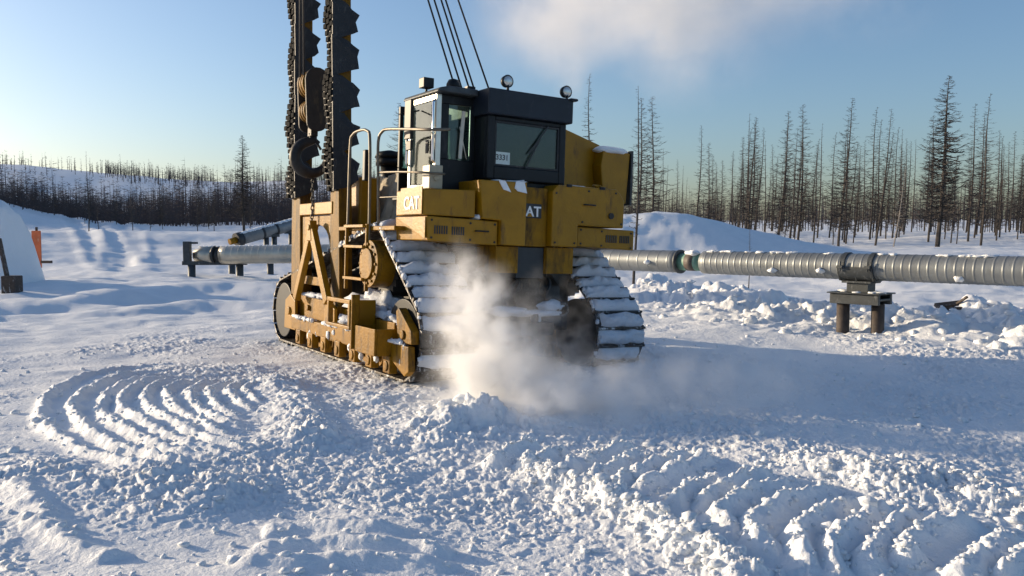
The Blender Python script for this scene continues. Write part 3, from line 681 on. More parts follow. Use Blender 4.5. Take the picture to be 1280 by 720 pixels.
g_ = MB(); g_.box((.635, 2.22, 3.0), (1.495, 2.235, 3.8)); g_.box((1.565, 2.22, 3.0), (2.435, 2.235, 3.8)); g_.build('front_window', M['glass'], cab)
m_ = MB(); m_.beam((.88, .86, 3.06), (.92, .86, 3.72), .05, .02); m_.tube([(.98, .85, 3.06), (.86, .85, 3.5)], .008, 6); m_.build('wiper', M['pale'], cab)  # pale tone stands in for light reflected along this strip
rf = MB(); rf.prism([(.44, 3.925), (1.075, 3.925), (1.075, 4.02), (.62, 4.02), (.47, 3.98)], 1, .72, 1.85); rf.build('roof', M['ironwork'], cab, .02)
# the boxed right half with the big rear window
bx = MB(); zb, zt = 2.79, 3.66
bx.box((1.13, .52, zb), (1.24, .60, zt)); bx.box((2.33, .52, zb), (2.44, .60, zt)); bx.box((1.24, .52, zb), (2.33, .60, 2.97)); bx.box((1.24, .52, 3.60), (2.33, .60, zt))
bx.box((1.13, .60, zb), (1.19, .94, zt)); bx.box((2.38, .60, zb), (2.44, 1.2, zt)); bx.box((1.13, .6, 2.70), (2.44, 1.2, 2.785))
bx.build('rear_wall', M['cabblack'], cab, .014)
hd = MB(); hd.prism([(1.08, 3.665), (2.50, 3.665), (2.50, 4.02), (1.08, 4.02)], 1, .44, 2.3); hd.box((2.42, .40, 3.99), (2.56, .6, 4.03)); hd.build('roof_visor', mat('visor_paint', (.013, .018, .027), .45, 0, .2, 3, (.04, .045, .05), .3, 0, 40, .3), cab, .02)
g_ = MB(); g_.box((1.245, .55, 2.975), (2.325, .565, 3.595)); rw = g_.build('rear_window', M['darkglass'], cab)
pl2 = MB(); pl2.box((1.26, .535, 2.99), (1.50, .545, 3.17)); pn = pl2.build('number_card', M['plate'], cab)
mm = Matrix(((1, 0, 0, 1.268), (0, 0, -1, .533), (0, 1, 0, 3.06), (0, 0, 0, 1)))
lettering('3331', .105, 'number', M['ink'], cab, mm, .001)
for xx, yy in ((.475, .90), (.46, 1.70)):
    m_ = MB(); m_.tube([(xx + .03, yy, 2.98), (xx, yy, 3.02), (xx, yy, 3.80), (xx + .03, yy, 3.84)], .022, 14); m_.build('grab_rail', M['chrome'], cab)  # chrome bars added to throw back the sun as bright streaks
sl_ = MB()
for (a_, b_) in (((1.245, 2.975), (2.325, 3.0)), ((1.245, 3.57), (2.325, 3.595)), ((1.245, 3.0), (1.27, 3.57)), ((2.30, 3.0), (2.325, 3.57))): sl_.box((a_[0], .53, a_[1]), (b_[0], .549, b_[1]))
sl_.build('window_seal', M['rubber'], cab)
wp = MB(); wp.beam((1.75, .515, 2.97), (1.98, .515, 3.40), .02, .018); wp.beam((1.80, .512, 3.18), (2.12, .512, 3.60), .022, .012); wp.build('wiper', M['ink'], cab)
bc = MB(); bc.box((1.5, 2.0, 3.02), (1.9, 2.08, 3.25)); bc.box((2.15, 1.3, 2.6), (2.35, 1.9, 3.2)); bc.build('console', M['pale'], cab, .03)
# inside: seat, console, red jacket
st = MB(); st.box((1.5, 1.2, 2.6), (2.05, 1.75, 2.95)); st.box((1.52, 1.1, 2.95), (2.03, 1.24, 3.45)); st.box((1.62, 1.08, 3.46), (1.93, 1.2, 3.62)); st.build('operator_seat', M['dark'], cab, .04)
st = MB(); st.blob((.75, 1.25, 2.95), (.13, .12, .28), 8, 3, .2); st.build('hung_jacket', M['red'], cab)
st = MB(); st.box((1.2, 1.9, 2.6), (2.3, 2.15, 3.02)); st.tube([(1.75, 1.85, 3.05), (1.75, 1.75, 3.2)], .03, 8); st.build('console', M['dark'], cab, .03)
def lamp(x, y, z, r, label=None, d=(0, -1, 0)):
    b = MB(); b.cyl((x, y, z - r - .06), (x, y, z - r * .6), .02, 8); b.tube([(x, y + .10, z), (x, y + .07, z), (x, y, z)], [r * .5, r * .9, r], 24); o = b.build('work_lamp', M['cabblack'], cab)
    l_ = MB(); l_.tube([(x, y - .002, z), (x, y - .014, z), (x, y - .02, z)], [r * .86, r * .7, r * .2], 24); l_.build('lens', M['lamp'], o); return o
lamp(1.44, .55, 4.16, .09); lamp(2.45, .55, 4.14, .09)
b = MB(); b.box((.46, 1.2, 4.05), (.62, 1.36, 4.19)); b.cyl((.54, 1.28, 4.0), (.54, 1.28, 4.05), .02, 8); b.build('work_lamp', M['cabblack'], cab, .03)
b = MB(); b.tube([(.82, 1.0, 4.02), (.82, 1.0, 4.10), (.82, 1.0, 4.16), (.82, 1.0, 4.18)], [.10, .10, .07, .01], 18); b.build('beacon', M['cabblack'], cab)
b = MB(); b.box((1.0, .9, 4.02), (1.12, 1.0, 4.09)); b.build('antenna_base', M['cabblack'], cab)
b = MB(); b.box((.28, 1.22, 3.32), (.33, 1.42, 3.86)); b.tube([(.33, 1.4, 3.7), (.5, 1.4, 3.75)], .012, 6); b.build('mirror', M['cabblack'], cab, .015)
b = MB(); b.box((.30, 1.24, 3.16), (.34, 1.40, 3.30)); b.build('mirror', M['cabblack'], cab, .012)

# --- boom hoist cables from the winch behind the cab to the boom head
wn = MB(); wn.cyl((1.66, 2.75, 3.5), (2.8, 2.75, 3.5), .28, 24); wn.box((1.6, 2.5, 2.8), (1.66, 3.0, 3.7)); wn.box((2.8, 2.5, 2.8), (2.86, 3.0, 3.7)); wn.build('winch', M['darksteel'], T)
for k, (xs, xe) in enumerate(((2.02, -.10), (2.15, .0), (2.30, .10), (2.40, .16), (2.72, .24))):
    c_ = MB(); c_.tube([(xs, 2.75, 3.82), (xe, 4.6, B_TOP - .1)], .016, 6); c_.build('boom_cable', M['cable'], T)

# ------------------------------------------------------------------ hook block (hangs from the boom)
HB = empty('hook_block'); HB.matrix_world = MT @ Matrix.Translation((-.06, 4.30, 3.72))
tag(HB, 'brown hook block with big dark crane hook hanging between the boom legs', 'crane hook')
def stadium(w_, z0, z1, n=10):
    r = w_ / 2; return [(r * math.cos(t), z1 - r + r * math.sin(t)) for t in np.linspace(0, math.pi, n)] + [(r * .8 * math.cos(t), z0 + r * .6 + r * .6 * math.sin(t)) for t in np.linspace(math.pi, 2 * math.pi, n)]
o = MB(); o.prism(stadium(.42, -.05, 1.0), 1, -.20, -.15); o.prism(stadium(.42, -.05, 1.0), 1, .20, .25); o.build('cheek_plate', M['block'], HB, .012)
for k in range(3):
    y_ = -.12 + .11 * k; s_ = MB(); s_.cyl((0, y_, .74), (0, y_ + .07, .74), .235, 28); s_.cyl((0, y_, .3), (0, y_ + .07, .3), .2, 28); s_.build('sheave', M['boom'], HB, .008)
o = MB(); o.box((-.06, -.09, -.12), (.06, .09, .05)); o.build('swivel', M['darksteel'], HB, .01)
hk = MB(); pts = [(0, 0, -.06), (0.01, 0, -.18)] + [(-.02 + .26 * math.cos(t), 0, -.47 + .26 * math.sin(t)) for t in np.linspace(R(108), R(350), 16)] + [(.27, 0, -.42), (.26, 0, -.34)]
rr = [.07, .075] + list(np.linspace(.085, .105, 8)) + list(np.linspace(.105, .06, 8)) + [.045, .02]
pts = [(p[0] * 1.05, 0, p[2] * 1.0) for p in pts]; hk.tube(pts, rr, 12); hk.build('hook', M['darksteel'], HB)
o = MB(); o.beam((.04, -.05, -.20), (.13, -.05, -.33), .03, .035, (0, 1, 0)); o.build('safety_latch', M['darksteel'], HB)
for k in range(4):
    c_ = MB(); xx = -.20 + .02 * (k % 2); yy = -.10 + .10 * k; c_.tube([(xx, yy, .85), (-.22 + .02 * k, .55 + .05 * k, B_TOP - 4.0)], .014, 6); c_.build('hoist_cable', M['cable'], HB)
c_ = MB()
for k in range(13):
    z_ = -.78 - .075 * k; c_.tube([(.02 + (.022 * math.cos(t) if k % 2 else 0), (0 if k % 2 else .022 * math.cos(t)), z_ + .045 * math.sin(t)) for t in np.linspace(0, 2 * math.pi, 9)], .011, 5, False)
c_.build('tie_chain', M['darksteel'], HB)

# ------------------------------------------------------------------ pipelines
def pipe_body(mb, a, b, r, rib=.16, n=48):
    a = Vector(a); b = Vector(b); L = (b - a).length; pts = []; rs_ = []; s_ = 0
    pts.append(a); rs_.append(r)
    k = rib
    while k < L - .05:
        for dk, dr in ((-.032, 0), (-.016, 0), (-.009, .0045), (.009, .0045), (.016, 0), (.032, 0)): pts.append(a.lerp(b, (k + dk) / L)); rs_.append(r + dr)
        k += rib
    pts.append(b); rs_.append(r); mb.tube(pts, rs_, n); return mb
PD = Vector((4.93, -5.44, 0)).normalized(); PC = Vector((3.99, 20.5, 1.355)); PR = .262
def PP(t): return PC + PD * t
tG0 = (870 - 640) ; 
# pixel 850..882 is the bare joint: parameter along the line
def t_at(px):
    k = (px - 640) / F_PX; return (k * PC.y - PC.x) / (PD.x - k * PD.y)
pl = empty('pipeline', (PP(0).x, PP(0).y, 0)); tag(pl, 'long grey metal clad pipeline at right with a bare green joint', 'pipeline')
off = -Vector(pl.location)
def loc(v): return Vector(v) + off
t0, t1 = t_at(851), t_at(881)
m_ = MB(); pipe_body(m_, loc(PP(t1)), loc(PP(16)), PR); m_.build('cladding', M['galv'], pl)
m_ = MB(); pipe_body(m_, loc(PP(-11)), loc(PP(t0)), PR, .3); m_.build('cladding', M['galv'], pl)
m_ = MB(); m_.cyl(loc(PP(t0)), loc(PP(t1)), PR * .78, 32); m_.build('green_joint', M['green'], pl)
m_ = MB(); tm = (t0 + t1) / 2; m_.cyl(loc(PP(tm - .12)), loc(PP(tm + .12)), PR * .80, 32); m_.build('joint_band', M['band'], pl)
m_ = MB(); m_.cyl(loc(PP(t0 - .05)), loc(PP(t0 + .02)), PR * 1.07, 36); m_.build('end_collar', M['ironwork'], pl)
sn = MB(); rs = random.Random(11)
for k in range(26):
    t_ = t1 + .1 + 6.0 * rs.random() ** 1.5; p = loc(PP(t_)); sn.blob((p.x, p.y, p.z + PR - .01), (.07 + .1 * rs.random(), .08 + .1 * rs.random(), .022 + .02 * rs.random()), k, 2, .3)
p = loc(PP(tm)); sn.blob((p.x, p.y, p.z + PR * .8), (.16, .34, .07), 3, 3, .2)
PN = Vector((-PD.y, PD.x, 0)) * -1; PN = Vector((PD.y, -PD.x, 0))
if PN.y > 0: PN = -PN
for t_, dz in ((t1 + 3.0, -.09), (t1 + 1.9, -.12), (t0 - .8, -.02), (t0 - 3.2, -.05), (t_at(1205), -.16)):
    p = loc(PP(t_)) + PN * math.sqrt(PR ** 2 - dz ** 2); sn.blob((p.x, p.y, p.z + dz), (.09, .09, .055), int(t_ * 9) % 97, 2, .4)
sn.build('snow_crust', M['snow'], pl)

def support(name, t_, label):
    c = PP(t_); o = empty(name, (c.x, c.y, 0)); tag(o, label, 'pipe support')
    o.rotation_euler = (0, 0, math.atan2(PD.y, PD.x)); # local x along the pipe, local y across
    for s_ in (-.32, .32):
        m_ = MB(); m_.cyl((s_ * .95, s_ * .35, -.6), (s_ * .95, s_ * .35, .62), .125, 22); m_.build('post', M['rust'], o)
    m_ = MB(); m_.box((-.50, -.30, .62), (.50, -.22, .82)); m_.box((-.50, .22, .62), (.50, .30, .82)); m_.box((-.50, -.22, .70), (.50, .22, .74)); m_.box((-.54, -.36, .825), (.54, .36, .85)); m_.build('crosshead', M['ironwork'], o, .008)
    m_ = MB(); m_.box((-.22, -.16, .85), (.22, .16, 1.04)); m_.box((-.30, -.22, 1.035), (.30, .22, 1.075)); m_.build('pedestal', M['ironwork'], o, .006)
    m_ = MB()
    cr = [((PR + d) * math.cos(a), 1.355 + (PR + d) * math.sin(a)) for d, rng in ((.012, np.linspace(R(180), R(360), 24)), (.045, np.linspace(R(360), R(180), 24))) for a in rng]
    m_.prism(cr, 0, -.36, .36)
    for xx in (-.36, -.02, .32): m_.prism([(-PR - .02, 1.26), (-.2, 1.085), (.2, 1.085), (PR + .02, 1.26), (.2, 1.078), (-.2, 1.078)], 0, xx, xx + .03)
    m_.build('saddle', M['ironwork'], o, .004)
    for xx in (-.33, .23):
        m_ = MB(); cr = [((PR + d) * math.cos(a), 1.355 + (PR + d) * math.sin(a)) for d, rng in ((.012, np.linspace(0, math.pi, 24)), (.026, np.linspace(math.pi, 0, 24))) for a in rng]
        m_.prism(cr, 0, xx, xx + .10)
        for s_ in (-1, 1): m_.box((xx - .01, s_ * (PR + .06) - .05, 1.325), (xx + .11, s_ * (PR + .06) + .05, 1.385)); m_.cyl((xx + .05, s_ * (PR + .07), 1.27), (xx + .05, s_ * (PR + .07), 1.47), .018, 8)
        m_.build('clamp_strap', M['ironwork'], o, .003)
    sn = MB(); rs = random.Random(5)
    for k in range(10): sn.blob((rs.uniform(-.45, .45), rs.uniform(-.3, .0) if k % 2 else rs.uniform(0, .3), .86), (.07 + .08 * rs.random(), .07, .022), k, 2, .3)
    sn.build('snow_crust', M['snow'], o)
    return o
ts = t_at(1077)
support('pipe_support', ts, 'two post steel pipe support with rusty legs under the grey pipeline')

# left-hand pipe on its goalpost frame
LA = G(248, 319, 35.5); LB = G(372, 317.5, 34.5); LD = (LB - LA).normalized()
lp = empty('pipeline', (LA.x, LA.y, 0)); tag(lp, 'sunlit silver pipe end lying on a goalpost frame left of the tractor', 'pipeline')
o_ = -Vector(lp.location); LR = .37
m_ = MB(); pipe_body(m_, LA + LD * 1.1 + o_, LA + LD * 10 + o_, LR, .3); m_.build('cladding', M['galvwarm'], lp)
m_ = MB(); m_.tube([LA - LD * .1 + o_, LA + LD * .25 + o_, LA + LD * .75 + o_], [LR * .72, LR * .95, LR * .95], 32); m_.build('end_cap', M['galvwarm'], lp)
m_ = MB(); m_.cyl(LA + LD * .74 + o_, LA + LD * 1.12 + o_, LR * .8, 32); m_.cyl(LA + LD * .75 + o_, LA + LD * .85 + o_, LR * 1.03, 32); m_.build('end_band', M['dark'], lp)
sn = MB()
for k in range(22): p = LA + LD * (.2 + .2 * k) + o_; sn.blob((p.x, p.y, p.z + LR - .02), (.16, .12, .03), k, 2, .3)
sn.build('snow_crust', M['snow'], lp)
def goalpost(px0, px1, py_b, py_t, d, label, stub):
    a = G(px0, py_b, d); b = G(px1, py_b, d + .2); za = G(px0, py_t, d).z
    o = empty('pipe_support', (a.x, a.y, a.z)); tag(o, label, 'pipe support'); oo = -Vector(o.location)
    for p in (a, b):
        m_ = MB(); q = p + oo; m_.cyl((q.x, q.y, -.6), (q.x, q.y, za - a.z), .15, 18); m_.build('post', M['ironwork'], o)
    m_ = MB(); q0 = a + oo; q1 = b + oo; h_ = za - a.z; dx = (q1 - q0).normalized()
    m_.beam((q0.x - .35, q0.y - dx.y * .35, h_ + .07), (q1.x + .3, q1.y, h_ + .07), .16, .22, (0, 0, 1)); m_.build('beam', M['ironwork'], o, .01)
    if stub: m_ = MB(); m_.box((q0.x - .3, q0.y - .12, h_ + .15), (q0.x - .02, q0.y + .12, h_ + .95)); m_.box((q0.x - .02, q0.y - .1, h_ + .85), (q0.x + .25, q0.y + .1, h_ + .93)); m_.build('stop_post', M['ironwork'], o, .01)
    return o
goalpost(240, 300, 353, 331, 35.2, 'dark goalpost frame with upright stop under the silver pipe end', True)
goalpost(290, 338, 340, 328, 39.0, 'short dark posts behind the goalpost frame, partly hidden by silver pipe', False)
# second pipe further back, running uphill to the right
UA = G(292, 301, 47); UB = G(372, 279, 50); UD = (UB - UA).normalized()
up = empty('pipeline', (UA.x, UA.y, 0)); tag(up, 'snow dusted pipe with dark open end, sloping upward behind silver pipe', 'pipeline')
o_ = -Vector(up.location); UR = .34
m_ = MB(); m_.cyl(UA + UD * .25 + o_, UA + UD * 9 + o_, UR, 32); m_.build('cladding', M['galv'], up)
m_ = MB(); m_.cyl(UA + UD * .15 + o_, UA + UD * .5 + o_, UR * 1.12, 32); m_.build('end_collar', M['dark'], up)
m_ = MB(); m_.tube([UA - UD * .25 + o_, UA + UD * .2 + o_], [UR * .5, UR * .55], 24); m_.build('bare_pipe', M['worn'], up)
for t_ in (1.7, 2.6, 4.0):
    m_ = MB(); m_.cyl(UA + UD * t_ + o_, UA + UD * (t_ + .14) + o_, UR * 1.05, 32); m_.build('strap', M['dark'], up)
sn = MB()
for k in range(30): p = UA + UD * (.4 + .13 * k) + o_; sn.blob((p.x, p.y, p.z + UR * .8), (.18, .24, .10), k, 2, .25)
sn.build('snow_crust', M['snow'], up)
goalpost(333, 343, 308, 296, 48.5, 'pair of dark stub posts under the sloping snow dusted pipe', False)
goalpost(364, 376, 305, 292, 49.5, 'low dark pipe rest beside the boom leg under the sloping pipe', False)

# ------------------------------------------------------------------ left: snow heap, orange board, block
c = G(8, 352, 30)
hp = MB(); n = 40; vs_ = []
for a in range(n + 1):
    for b in range(n + 1):
        u = a / n * 2 - 1; v = b / n * 2 - 1
        e = max(0, 1 - max(abs(u), abs(v)) ** 2.2); z = 3.05 * min(1, e * 1.25) ** .9 * (1 - .12 * max(0, u)) + .12 * math.sin(u * 5 + v * 4) * e + float(.16 * fbm(np.array([u * 2.2]), np.array([v * 2.2]), 301, 4)[0]) * min(1, e * 3)
        vs_.append((u * 1.05 - .3, v * 1.3, z - .12))
hp.add(vs_, [(a * (n + 1) + b, (a + 1) * (n + 1) + b, (a + 1) * (n + 1) + b + 1, a * (n + 1) + b + 1) for a in range(n) for b in range(n)], True)
so_ = hp.build('snow_heap', M['snow']); so_.location = (c.x, c.y, 0); tag(so_, 'tall steep heap of snow at the left edge of the photo', 'snow heap')
c2 = G(44, 318, 33); zb2 = G(44, 311, 33).z
ob = empty('marker_board', (c2.x, c2.y, 0)); tag(ob, 'upright orange board standing beside the tall snow heap', 'marker board')
m_ = MB(); m_.box((-.10, -.04, .72), (.24, .02, 2.14)); m_.build('board', M['orange'], ob, .01)
m_ = MB(); m_.box((.02, .025, -.3), (.09, .08, 2.28)); m_.build('stake', M['wood'], ob)
m_ = MB(); m_.box((.25, -.1, .9), (.6, .1, 1.0)); m_.build('foot', M['wood'], ob)
c3 = G(16, 358, 27.0)
bk = empty('timber_block', (c3.x, c3.y, 0)); tag(bk, 'dark timber block with leaning plank at foot of snow heap', 'timber block')
m_ = MB(); m_.box((-.2, -.3, c3.z - .5), (.22, .2, c3.z + .34)); m_.build('block', M['wood'], bk, .03)
m_ = MB(); m_.beam((-.1, -.12, c3.z + .34), (-.32, -.10, c3.z + 1.5), .16, .07, (0, 1, 0)); m_.build('plank', M['wood'], bk)

c4 = G(1190, 409); zz = float(full_height([c4.x], [c4.y])[0])
m_ = MB(); m_.beam((-.35, 0, .08), (.32, .12, .14), .16, .07); m_.beam((-.2, -.1, .03), (.45, -.16, .05), .12, .06); m_.beam((.1, .1, .1), (.2, -.2, .3), .05, .04)
o = m_.build('timber_debris', M['wood']); o.location = (c4.x, c4.y, zz - .02); tag(o, 'broken dark timber lying on the snow heap right of the pipe support', 'debris')

# ------------------------------------------------------------------ trees
def larch_meshes(seed, H, spread, nb, low=.12, tw=6, thick=.014, droop=.15):
    rnd = random.Random(seed); tk = MB(); cr = MB()
    bx = rnd.uniform(-.02, .02) * H; by = rnd.uniform(-.02, .02) * H
    def ax(t): return Vector((bx * t * t + .01 * H * math.sin(t * 5 + seed), by * t * t + .008 * H * math.sin(t * 6.3 + seed * 2), H * t))
    rad = lambda t: thick * H * (1 - t) ** .85 + .006
    tk.tube([ax(k / 12) - Vector((0, 0, .6 if k == 0 else 0)) for k in range(13)], [rad(k / 12) for k in range(13)], 7)
    for k in range(nb):
        t = low + (1 - low) * (k + rnd.random()) / nb; p = ax(min(t, .995)); a = rnd.uniform(0, 6.283)
        L = spread * ((1 - t) ** .75) * rnd.uniform(.45, 1.15) * (1 if t > .3 else rnd.choice((.25, .6, 1))) + .10
        if rnd.random() < .12: L *= .4
        d = Vector((math.cos(a), math.sin(a), rnd.uniform(-.25, .25))); up = rnd.uniform(-.05, .35)
        p1 = p + d * L * .5 + Vector((0, 0, -droop * L * .3)); p2 = p + d * L + Vector((0, 0, L * up - droop * L * .3))
        r0 = max(.010, min(.03, rad(t) * .4)) * (1.0 + .0 * L)
        cr.tube([p, p1, p2], [r0, r0 * .7, r0 * .35], 3, False, False)
        for q in range(tw):
            s_ = rnd.uniform(.25, 1); b = p.lerp(p1, s_ * 2) if s_ < .5 else p1.lerp(p2, s_ * 2 - 1)
            sd = Vector((-d.y, d.x, 0)) * rnd.choice((-1, 1)); e = b + (d * rnd.uniform(.2, .7) + sd * rnd.uniform(.3, .9) + Vector((0, 0, rnd.uniform(-.3, .45)))) * (L * rnd.uniform(.15, .34) + .04)
            cr.tube([b, e], [r0 * .5, r0 * .3], 3, False, False)
    def mk(mb, nm, m):
        me = bpy.data.meshes.new(nm); me.from_pydata(mb.v, [], mb.f); me.materials.append(m); me.update(); return me
    return mk(tk, 'trunk', M['bark']), mk(cr, 'crown', M['twig'])
VAR = {}
VAR['big'] = [larch_meshes(101, 10, 2.0, 320, .16, 12, .014, .3)]
VAR['mid'] = [larch_meshes(110 + k, 10, 1.3 + .2 * k, 190, .14, 9, .0085) for k in range(4)]
VAR['thin'] = [larch_meshes(130 + k, 10, .85 + .18 * k, 125, .12, 8, .0075) for k in range(4)]
VAR['snag'] = [larch_meshes(150 + k, 10, .5, 60, .25, 4, .007) for k in range(2)]
def tree(px, pb, pt, d, kind, label, group=None, lean=0, name='larch_tree', k=0, birch=False):
    p = G(px, pb, d); x_, y_ = p.x, p.y; z_ = float(base_height(x_, y_))
    H = (G(px, pt, d).z - z_)
    t_, c_ = VAR[kind][k % len(VAR[kind])]
    o = empty(name, (x_, y_, z_ - .05)); o.rotation_euler = (0, R(lean), random.uniform(0, 6.28) if not lean else 0); s_ = H / 10
    o.scale = (s_, s_, s_)
    tag(o, label, 'tree', group)
    for nm, me in (('trunk', t_), ('crown', c_)):
        q = bpy.data.objects.new(nm, me); COL.objects.link(q); q.parent = o
        if birch: q.material_slots[0].link = 'OBJECT'; q.material_slots[0].material = M['birch']
    return o
def depth_for(px, pb):
    """how far away the ground shows at this pixel"""
    lo_ = None
    for d in np.arange(24, 140, .5):
        p = G(px, pb, d)
        if base_height(p.x, p.y) >= p.z: return float(d)
    return 75.0
GR = 'larches in the wood behind the right pipeline'
named = [
 (1171, 313, 93, 'big', 2.5, 'tallest bushy larch with wide spreading branches behind the grey pipeline', 52),
 (1050, 298, 121, 'mid', 2.5, 'tall full branched larch above the twin post pipe support', 57),
 (972, 301, 137, 'mid', 4, 'slim tall larch leaning right, left of the pipe support', 55),
 (997, 293, 129, 'mid', 3, 'tall dense larch just right of the slim leaning one', 62),
 (937, 276, 145, 'mid', .5, 'upright larch standing at the right foot of the snow mound', 58),
 (1095, 296, 134, 'thin', 6, 'thin dead larch leaning strongly right beside the pale birch', 58),
 (1210, 293, 128, 'thin', 2, 'slender tall larch just right of the tallest bushy larch', 62),
 (1225, 302, 115, 'thin', 2.5, 'narrow tall larch nearer the pipeline, near the right edge', 55),
 (1247, 295, 180, 'thin', 2, 'short thin larch second from the right edge of the photo', 62),
 (1272, 295, 195, 'thin', 2, 'short bare larch at the right edge of the photo', 62),
 (797, 252, 121, 'mid', 1.5, 'tall larch on the snow mound just right of the tractor', 54),
 (813, 250, 119, 'mid', 2, 'tallest larch on top of the snow mound', 55),
 (736, 255, 91, 'thin', 0, 'lone thin larch rising above the tractor counterweight', 50),
 (497, 262, 127, 'mid', 0, 'larch seen between the handrail and the cab', 52),
 (305, 287, 168, 'big', 0, 'lone larch with drooping branches left of the boom', 60),
 (111, 297, 188, 'snag', 0, 'bare straight pole of a tree beyond the snow ruts', 58),
 (123, 299, 250, 'thin', 0, 'short thin tree right beside the bare straight pole', 57),
]
for k, (px, pb, pt, kd, ln, lb_, d) in enumerate(named): tree(px, pb, pt, d, kd, lb_, None, ln, k=k)
tree(1117, 300, 205, 57, 'thin', 'pale barked birch in front of the wood, leaning right', None, 8, 'birch_tree', 2, True)
tree(935, 372, 274, 29, 'snag', 'small bare sapling standing behind the grey pipeline', None, 1, 'sapling', 1)
tree(793, 330, 105, 31, 'snag', 'thin bare sapling close behind the right edge of the tractor', None, .5, 'sapling', 0)
rt = random.Random(23); made = 0
while made < 150:
    px = rt.uniform(775, 1300)
    if rt.random() < .3 and 850 < px < 880: continue
    d = rt.uniform(60, 100); p = G(px, 290, d)
    base = float(base_height(p.x, p.y)); hh = rt.uniform(4.5, 10.5) * (.8 if px < 860 else 1)
    top = 293 - (base + hh - 2) / d * F_PX
    if top < 128: continue
    tree(px, 290, top, d, rt.choice(['thin', 'thin', 'mid', 'snag']), 'bare larch among many in the wood behind the right pipeline', GR, rt.uniform(.01, 4), k=made); made += 1
for k in range(26):
    px = rt.uniform(-20, 350); d = rt.uniform(66, 92); p = G(px, 290, d); base = float(base_height(p.x, p.y)); hh = rt.uniform(2.2, 4.4)
    tree(px, 290, 293 - (base + hh - 2) / d * F_PX, d, rt.choice(['thin', 'mid', 'mid']), 'bare larch at the front of the wood far left', 'larches along the front of the far left wood', .01, k=k)

def forest(name, n, a0, a1, r0, r1, h0, h1, label, seed, tw=16, keep=None):
    rnd = random.Random(seed); mb = MB(); cnt = 0
    xs = []
    while len(xs) < n:
        a = rnd.uniform(a0, a1); r = math.sqrt(rnd.uniform(r0 * r0, r1 * r1)); x_, y_ = r * math.sin(a), r * math.cos(a)
        if keep and not keep(a, r, rnd): continue
        xs.append((x_, y_))
    hz = base_height([p[0] for p in xs], [p[1] for p in xs])
    for (x_, y_), z_ in zip(xs, hz):
        H = rnd.uniform(h0, h1) * (1.35 if rnd.random() < .08 else 1) * (1 - .38 * max(0, min(1, (-math.atan2(x_, y_) - .3) / .25))); r = math.hypot(x_, y_); th = max(.010 * H, .00035 * r)
        mb.add([(x_ - th, y_, z_ - .3), (x_ + th, y_, z_ - .3), (x_, y_ + th, z_ - .3), (x_ + rnd.uniform(-.03, .03) * H, y_, z_ + H)], [(0, 1, 3), (1, 2, 3), (2, 0, 3)])
        for k in range(tw):
            t = rnd.uniform(.1, .97); L = (.17 * H) * (1 - t) ** .6 * rnd.uniform(.5, 1.3) + .15; a = rnd.uniform(0, 6.28); wv = max(.016, .00022 * r)
            dx, dy = math.cos(a) * L, math.sin(a) * L; z = z_ + H * t; e = rnd.uniform(-.2, .5) * L
            mb.add([(x_, y_, z - wv), (x_, y_, z + wv), (x_ + dx, y_ + dy, z + e)], [(0, 1, 2)])
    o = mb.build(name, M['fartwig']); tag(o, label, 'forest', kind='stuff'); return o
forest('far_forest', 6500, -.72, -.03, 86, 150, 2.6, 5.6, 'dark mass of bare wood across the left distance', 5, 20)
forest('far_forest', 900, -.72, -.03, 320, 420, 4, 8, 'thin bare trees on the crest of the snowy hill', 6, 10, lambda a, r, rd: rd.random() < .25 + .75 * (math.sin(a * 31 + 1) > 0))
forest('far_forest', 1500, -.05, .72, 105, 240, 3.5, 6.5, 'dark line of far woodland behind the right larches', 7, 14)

forest('far_forest', 700, math.pi - 1.0, math.pi + 1.0, 38, 90, 6, 10, 'bare wood on the far side of the clearing, seen only in reflections', 9, 24)

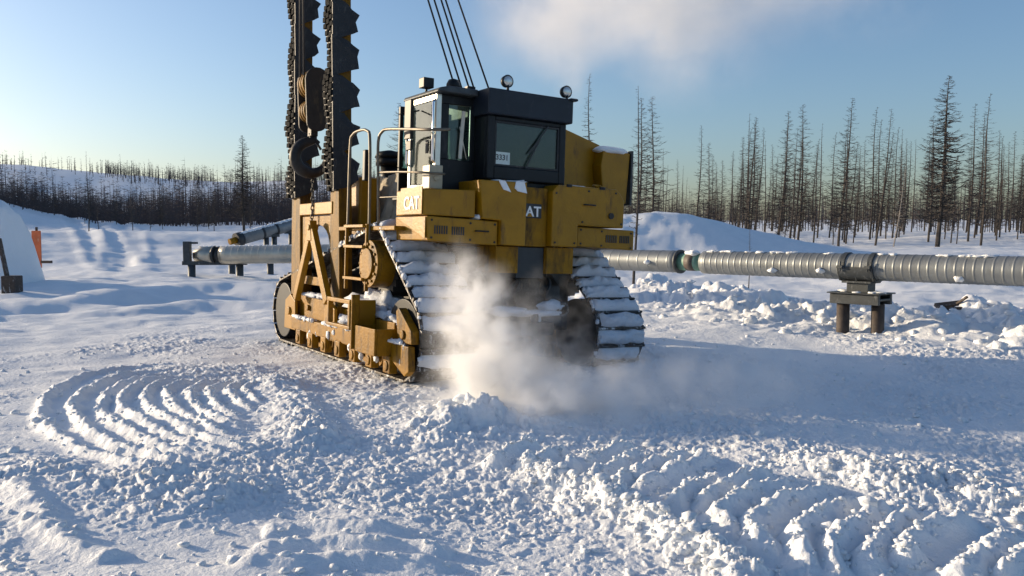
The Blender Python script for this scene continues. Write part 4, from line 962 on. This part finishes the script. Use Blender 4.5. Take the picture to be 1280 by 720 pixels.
# ------------------------------------------------------------------ powder snow and exhaust vapour
def vapour(name, lo_, hi_, blobs, amp, scale, col, aniso, label, cat, thr=(.42, .62), seed=0, detail=5):
    m = bpy.data.materials.new(name); m.use_nodes = True; n = m.node_tree.nodes; l = m.node_tree.links
    n.remove(n['Principled BSDF'])
    tc = n.new('ShaderNodeTexCoord'); tot = None
    nzw = n.new('ShaderNodeTexNoise'); nzw.inputs['Scale'].default_value = scale * .6; nzw.inputs['Detail'].default_value = 3
    l.new(tc.outputs['Object'], nzw.inputs['Vector'])
    wv = n.new('ShaderNodeVectorMath'); wv.operation = 'MULTIPLY_ADD'; wv.inputs[1].default_value = (.7 / scale,) * 3; l.new(nzw.outputs['Color'], wv.inputs[0]); 
    sh = n.new('ShaderNodeVectorMath'); sh.operation = 'SUBTRACT'; sh.inputs[1].default_value = (.35 / scale,) * 3; l.new(tc.outputs['Object'], sh.inputs[0]); l.new(sh.outputs[0], wv.inputs[2])
    for c, r, a in blobs:
        s_ = n.new('ShaderNodeVectorMath'); s_.operation = 'SUBTRACT'; s_.inputs[1].default_value = c; l.new(wv.outputs[0], s_.inputs[0])
        d_ = n.new('ShaderNodeVectorMath'); d_.operation = 'DIVIDE'; d_.inputs[1].default_value = r; l.new(s_.outputs[0], d_.inputs[0])
        q = n.new('ShaderNodeVectorMath'); q.operation = 'DOT_PRODUCT'; l.new(d_.outputs[0], q.inputs[0]); l.new(d_.outputs[0], q.inputs[1])
        ng = n.new('ShaderNodeMath'); ng.operation = 'MULTIPLY'; ng.inputs[1].default_value = -1; l.new(q.outputs['Value'], ng.inputs[0])
        ex = n.new('ShaderNodeMath'); ex.operation = 'EXPONENT'; l.new(ng.outputs[0], ex.inputs[0])
        ma = n.new('ShaderNodeMath'); ma.operation = 'MULTIPLY_ADD'; ma.inputs[1].default_value = a; l.new(ex.outputs[0], ma.inputs[0])
        if tot: l.new(tot.outputs[0], ma.inputs[2])
        else: ma.inputs[2].default_value = 0
        tot = ma
    nz = n.new('ShaderNodeTexNoise'); nz.inputs['Scale'].default_value = scale; nz.inputs['Detail'].default_value = detail; nz.inputs['Roughness'].default_value = .6
    l.new(tc.outputs['Object'], nz.inputs['Vector'])
    mr = n.new('ShaderNodeMapRange'); mr.interpolation_type = 'SMOOTHSTEP'; mr.inputs[1].default_value = thr[0]; mr.inputs[2].default_value = thr[1]; mr.inputs[3].default_value = .06; mr.inputs[4].default_value = 1
    l.new(nz.outputs['Fac'], mr.inputs[0])
    f = n.new('ShaderNodeMath'); f.operation = 'MULTIPLY'; l.new(tot.outputs[0], f.inputs[0]); l.new(mr.outputs[0], f.inputs[1])
    g2 = n.new('ShaderNodeMath'); g2.operation = 'MULTIPLY'; g2.inputs[1].default_value = amp; l.new(f.outputs[0], g2.inputs[0])
    su = n.new('ShaderNodeMath'); su.operation = 'SUBTRACT'; su.inputs[1].default_value = amp * .012; su.use_clamp = False; l.new(g2.outputs[0], su.inputs[0])
    mx = n.new('ShaderNodeMath'); mx.operation = 'MAXIMUM'; mx.inputs[1].default_value = 0; l.new(su.outputs[0], mx.inputs[0])
    v = n.new('ShaderNodeVolumeScatter'); v.inputs['Color'].default_value = (*col, 1); v.inputs['Anisotropy'].default_value = aniso; l.new(mx.outputs[0], v.inputs['Density'])
    l.new(v.outputs[0], n['Material Output'].inputs['Volume'])
    mb = MB(); mb.box(lo_, hi_); o = mb.build(name, m); tag(o, label, cat, kind='stuff'); return o
vapour('snow_dust', (-1.9, 8.0, -.1), (5.2, 13.2, 2.5), [
    ((-.66, 10.3, 1.38), (.26, .3, .36), .55), ((-.42, 10.0, .92), (.28, .30, .44), 1.8), ((-.20, 9.7, .42), (.36, .36, .40), 2.5),
    ((.15, 9.5, .12), (.6, .5, .28), 2.0), ((.8, 9.6, .12), (.8, .6, .28), .7), ((1.7, 10.0, .12), (1.1, .8, .34), .26), ((3.0, 10.8, .2), (1.0, 1.0, .40), .16), ((.4, 10.8, .8), (.6, .5, .6), .12)],
    9.0, 2.8, (.99, .985, .985), .25, 'cloud of powder snow thrown up between the tracks', 'snow dust')
vapour('exhaust_vapour', (-2.4, 12.2, 4.1), (9.0, 18.5, 9.4), [
    ((.6, 15, 5.6), (.9, 1.0, .7), .6), ((2.0, 15, 6.0), (1.2, 1.2, .6), 1.0), ((3.2, 15.2, 6.0), (.9, 1.1, .9), 1.1), ((1.5, 15, 7.0), (2.0, 1.3, .8), 1.0), ((4.2, 15.4, 7.0), (1.6, 1.3, .8), .8), ((5.8, 15.6, 6.4), (1.3, 1.2, .8), .3), ((.9, 14.5, 4.8), (.25, .5, .6), .4)],
    1.15, .75, (.99, .96, .94), .2, 'pale exhaust vapour drifting in the sky above the cab', 'vapour', (.36, .62))

for o in bpy.data.objects:
    if o.name.startswith(('snow_crust', 'snow_drift', 'packed_snow')): o['kind'] = 'stuff'
